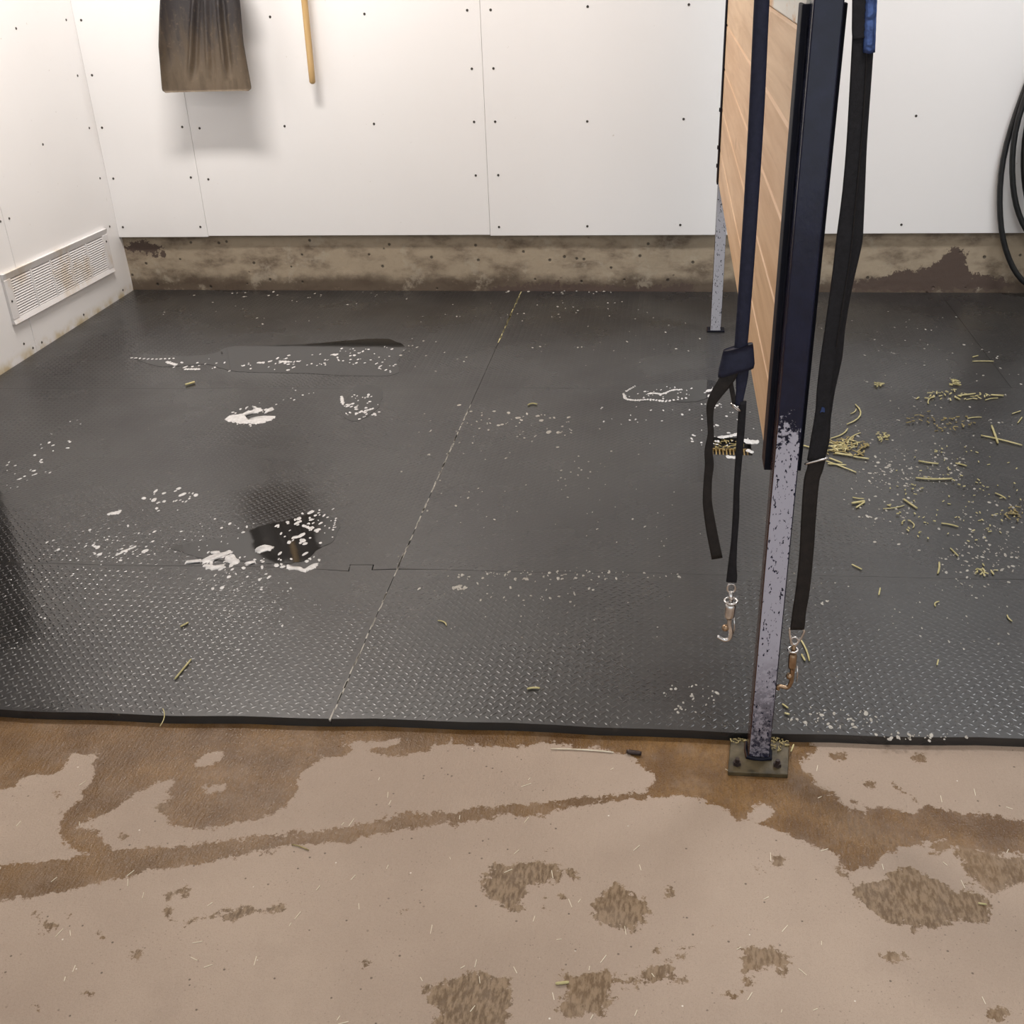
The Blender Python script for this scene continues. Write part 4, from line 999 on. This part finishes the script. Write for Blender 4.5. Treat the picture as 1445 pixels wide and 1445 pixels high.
# wet hay clumps
def clump(cx_, cy_, rx, ry, n_, lab, mat='straw', z0=0.0, s0=4, s1=14, name='hay_clump'):
    v, f = [], []
    for _ in range(n_):
        a_ = RND.uniform(0, 2*math.pi); r_ = math.sqrt(RND.random())
        c = floor_at(cx_+rx*r_*math.cos(a_), cy_+ry*r_*math.sin(a_), z0); s = pxm(cx_, cy_)
        L_ = s*RND.uniform(s0, s1)*.5; wd = s*RND.uniform(.5, 1.0); an = RND.uniform(0, math.pi); b = len(v)
        dz = RND.uniform(0, .004); t_ = RND.uniform(-.2, .2)*L_
        ca, sa = math.cos(an), math.sin(an)
        for (e, g_) in ((-1, -1), (1, -1), (1, 1), (-1, 1)):
            for zt_ in (0, 1): v.append((c[0]+ca*e*L_-sa*g_*wd, c[1]+sa*e*L_+ca*g_*wd, z0+.0008+dz+abs(e*t_)*(e > 0)+zt_*wd*1.2))
        for q in ((0, 2, 4, 6), (1, 7, 5, 3), (0, 1, 3, 2), (2, 3, 5, 4), (4, 5, 7, 6), (6, 7, 1, 0)): f.append(tuple(b+i for i in q))
    o = pyd(name, v, f, M[mat]); tag(o, lab, 'hay', kind='stuff'); return o
clump(1192, 632, 34, 14, 60, 'matted hay heap right of the post beside the cross tie', 'strawdark')
clump(1185, 629, 30, 8, 26, 'loose bright hay on top of the matted heap')
clump(1246, 617, 9, 8, 22, 'small hay tuft at the right end of the matted heap', s0=3, s1=8)
clump(1347, 545, 6, 9, 22, 'tan hay tuft standing on the right mat', s0=3, s1=8)
clump(1340, 560, 55, 6, 34, 'thin line of hay shreds under the tan hay tuft', s0=3, s1=9)
clump(1330, 595, 50, 14, 40, 'hay crumbs between the tan tuft and the crossed stalks', 'strawdark', s0=2, s1=7)
clump(1350, 700, 100, 70, 110, 'fine hay chaff spread over the right mat', 'straw', s0=1.5, s1=5)
clump(1240, 545, 6, 5, 8, 'tiny hay tuft on the back right mat', s0=3, s1=8)
clump(1430, 728, 16, 12, 22, 'hay shreds at the right edge of the picture', 'strawdark', s0=3, s1=9)
clump(1390, 806, 16, 8, 14, 'small hay shreds near the right mat seam', s0=3, s1=8)
clump(1030, 630, 22, 8, 40, 'wet straw packed in the floor drain', 'strawdark', ZC+.008, 3, 9)
clump(1095, 1052, 20, 10, 40, 'wet straw dirt caught behind the base plate', 'strawdark', ZC+.008, 2, 7)
clump(1045, 1046, 16, 5, 16, 'wet straw dirt left of the post foot', 'strawdark', ZC+.008, 2, 7)
# straw and pale dirt packed in the long seam between the mats
def seamline(ya, yb, n_, mat, lab, w0, w1, x=XS):
    v, f = [], []
    for _ in range(n_):
        y = ya+(yb-ya)*RND.random(); L_ = RND.uniform(.006, .02); wd = RND.uniform(w0, w1); dx = RND.uniform(-.0012, .0012); b = len(v)
        for (e, g_) in ((-1, -1), (1, -1), (1, 1), (-1, 1)):
            for zt_ in (-.003, .0007): v.append((x+dx+g_*wd+RND.uniform(-.0005, .0005), y+e*L_, zt_))
        for q in ((0, 2, 4, 6), (1, 7, 5, 3), (0, 1, 3, 2), (2, 3, 5, 4), (4, 5, 7, 6), (6, 7, 1, 0)): f.append(tuple(b+i for i in q))
    o = pyd('seam_dirt', v, f, M[mat]); tag(o, lab, 'dirt', kind='stuff')
seamline(.02, -.62, 60, 'straw', 'yellow straw dust packed in the far end of the mat seam', .0012, .0024)
seamline(-1.22, -2.28, 60, 'dust', 'pale dirt in the middle of the long mat seam', .0008, .0018)
seamline(-2.36, -2.80, 26, 'dust', 'pale dirt in the near end of the long mat seam', .0008, .0018)
# pale hairs and grit on the concrete
v, f = [], []
for _ in range(80):
    x, y = RND.uniform(0, 1445), RND.uniform(1080, 1445); c = floor_at(x, y, ZC); L_ = pxm(x, y)*RND.uniform(4, 16)*.5; wd = .0005; an = RND.gauss(1.4, .6); b = len(v)
    ca, sa = math.cos(an), math.sin(an)
    for (e, g_) in ((-1, -1), (1, -1), (1, 1), (-1, 1)):
        for zt_ in (0, 1): v.append((c[0]+ca*e*L_-sa*g_*wd, c[1]+sa*e*L_+ca*g_*wd, ZC+.0002+zt_*.0007))
    for q in ((0, 2, 4, 6), (1, 7, 5, 3), (0, 1, 3, 2), (2, 3, 5, 4), (4, 5, 7, 6), (6, 7, 1, 0)): f.append(tuple(b+i for i in q))
tag(pyd('hair_fibres', v, f, M['pale']), 'fine pale hairs scattered over the concrete', 'hair', kind='stuff')
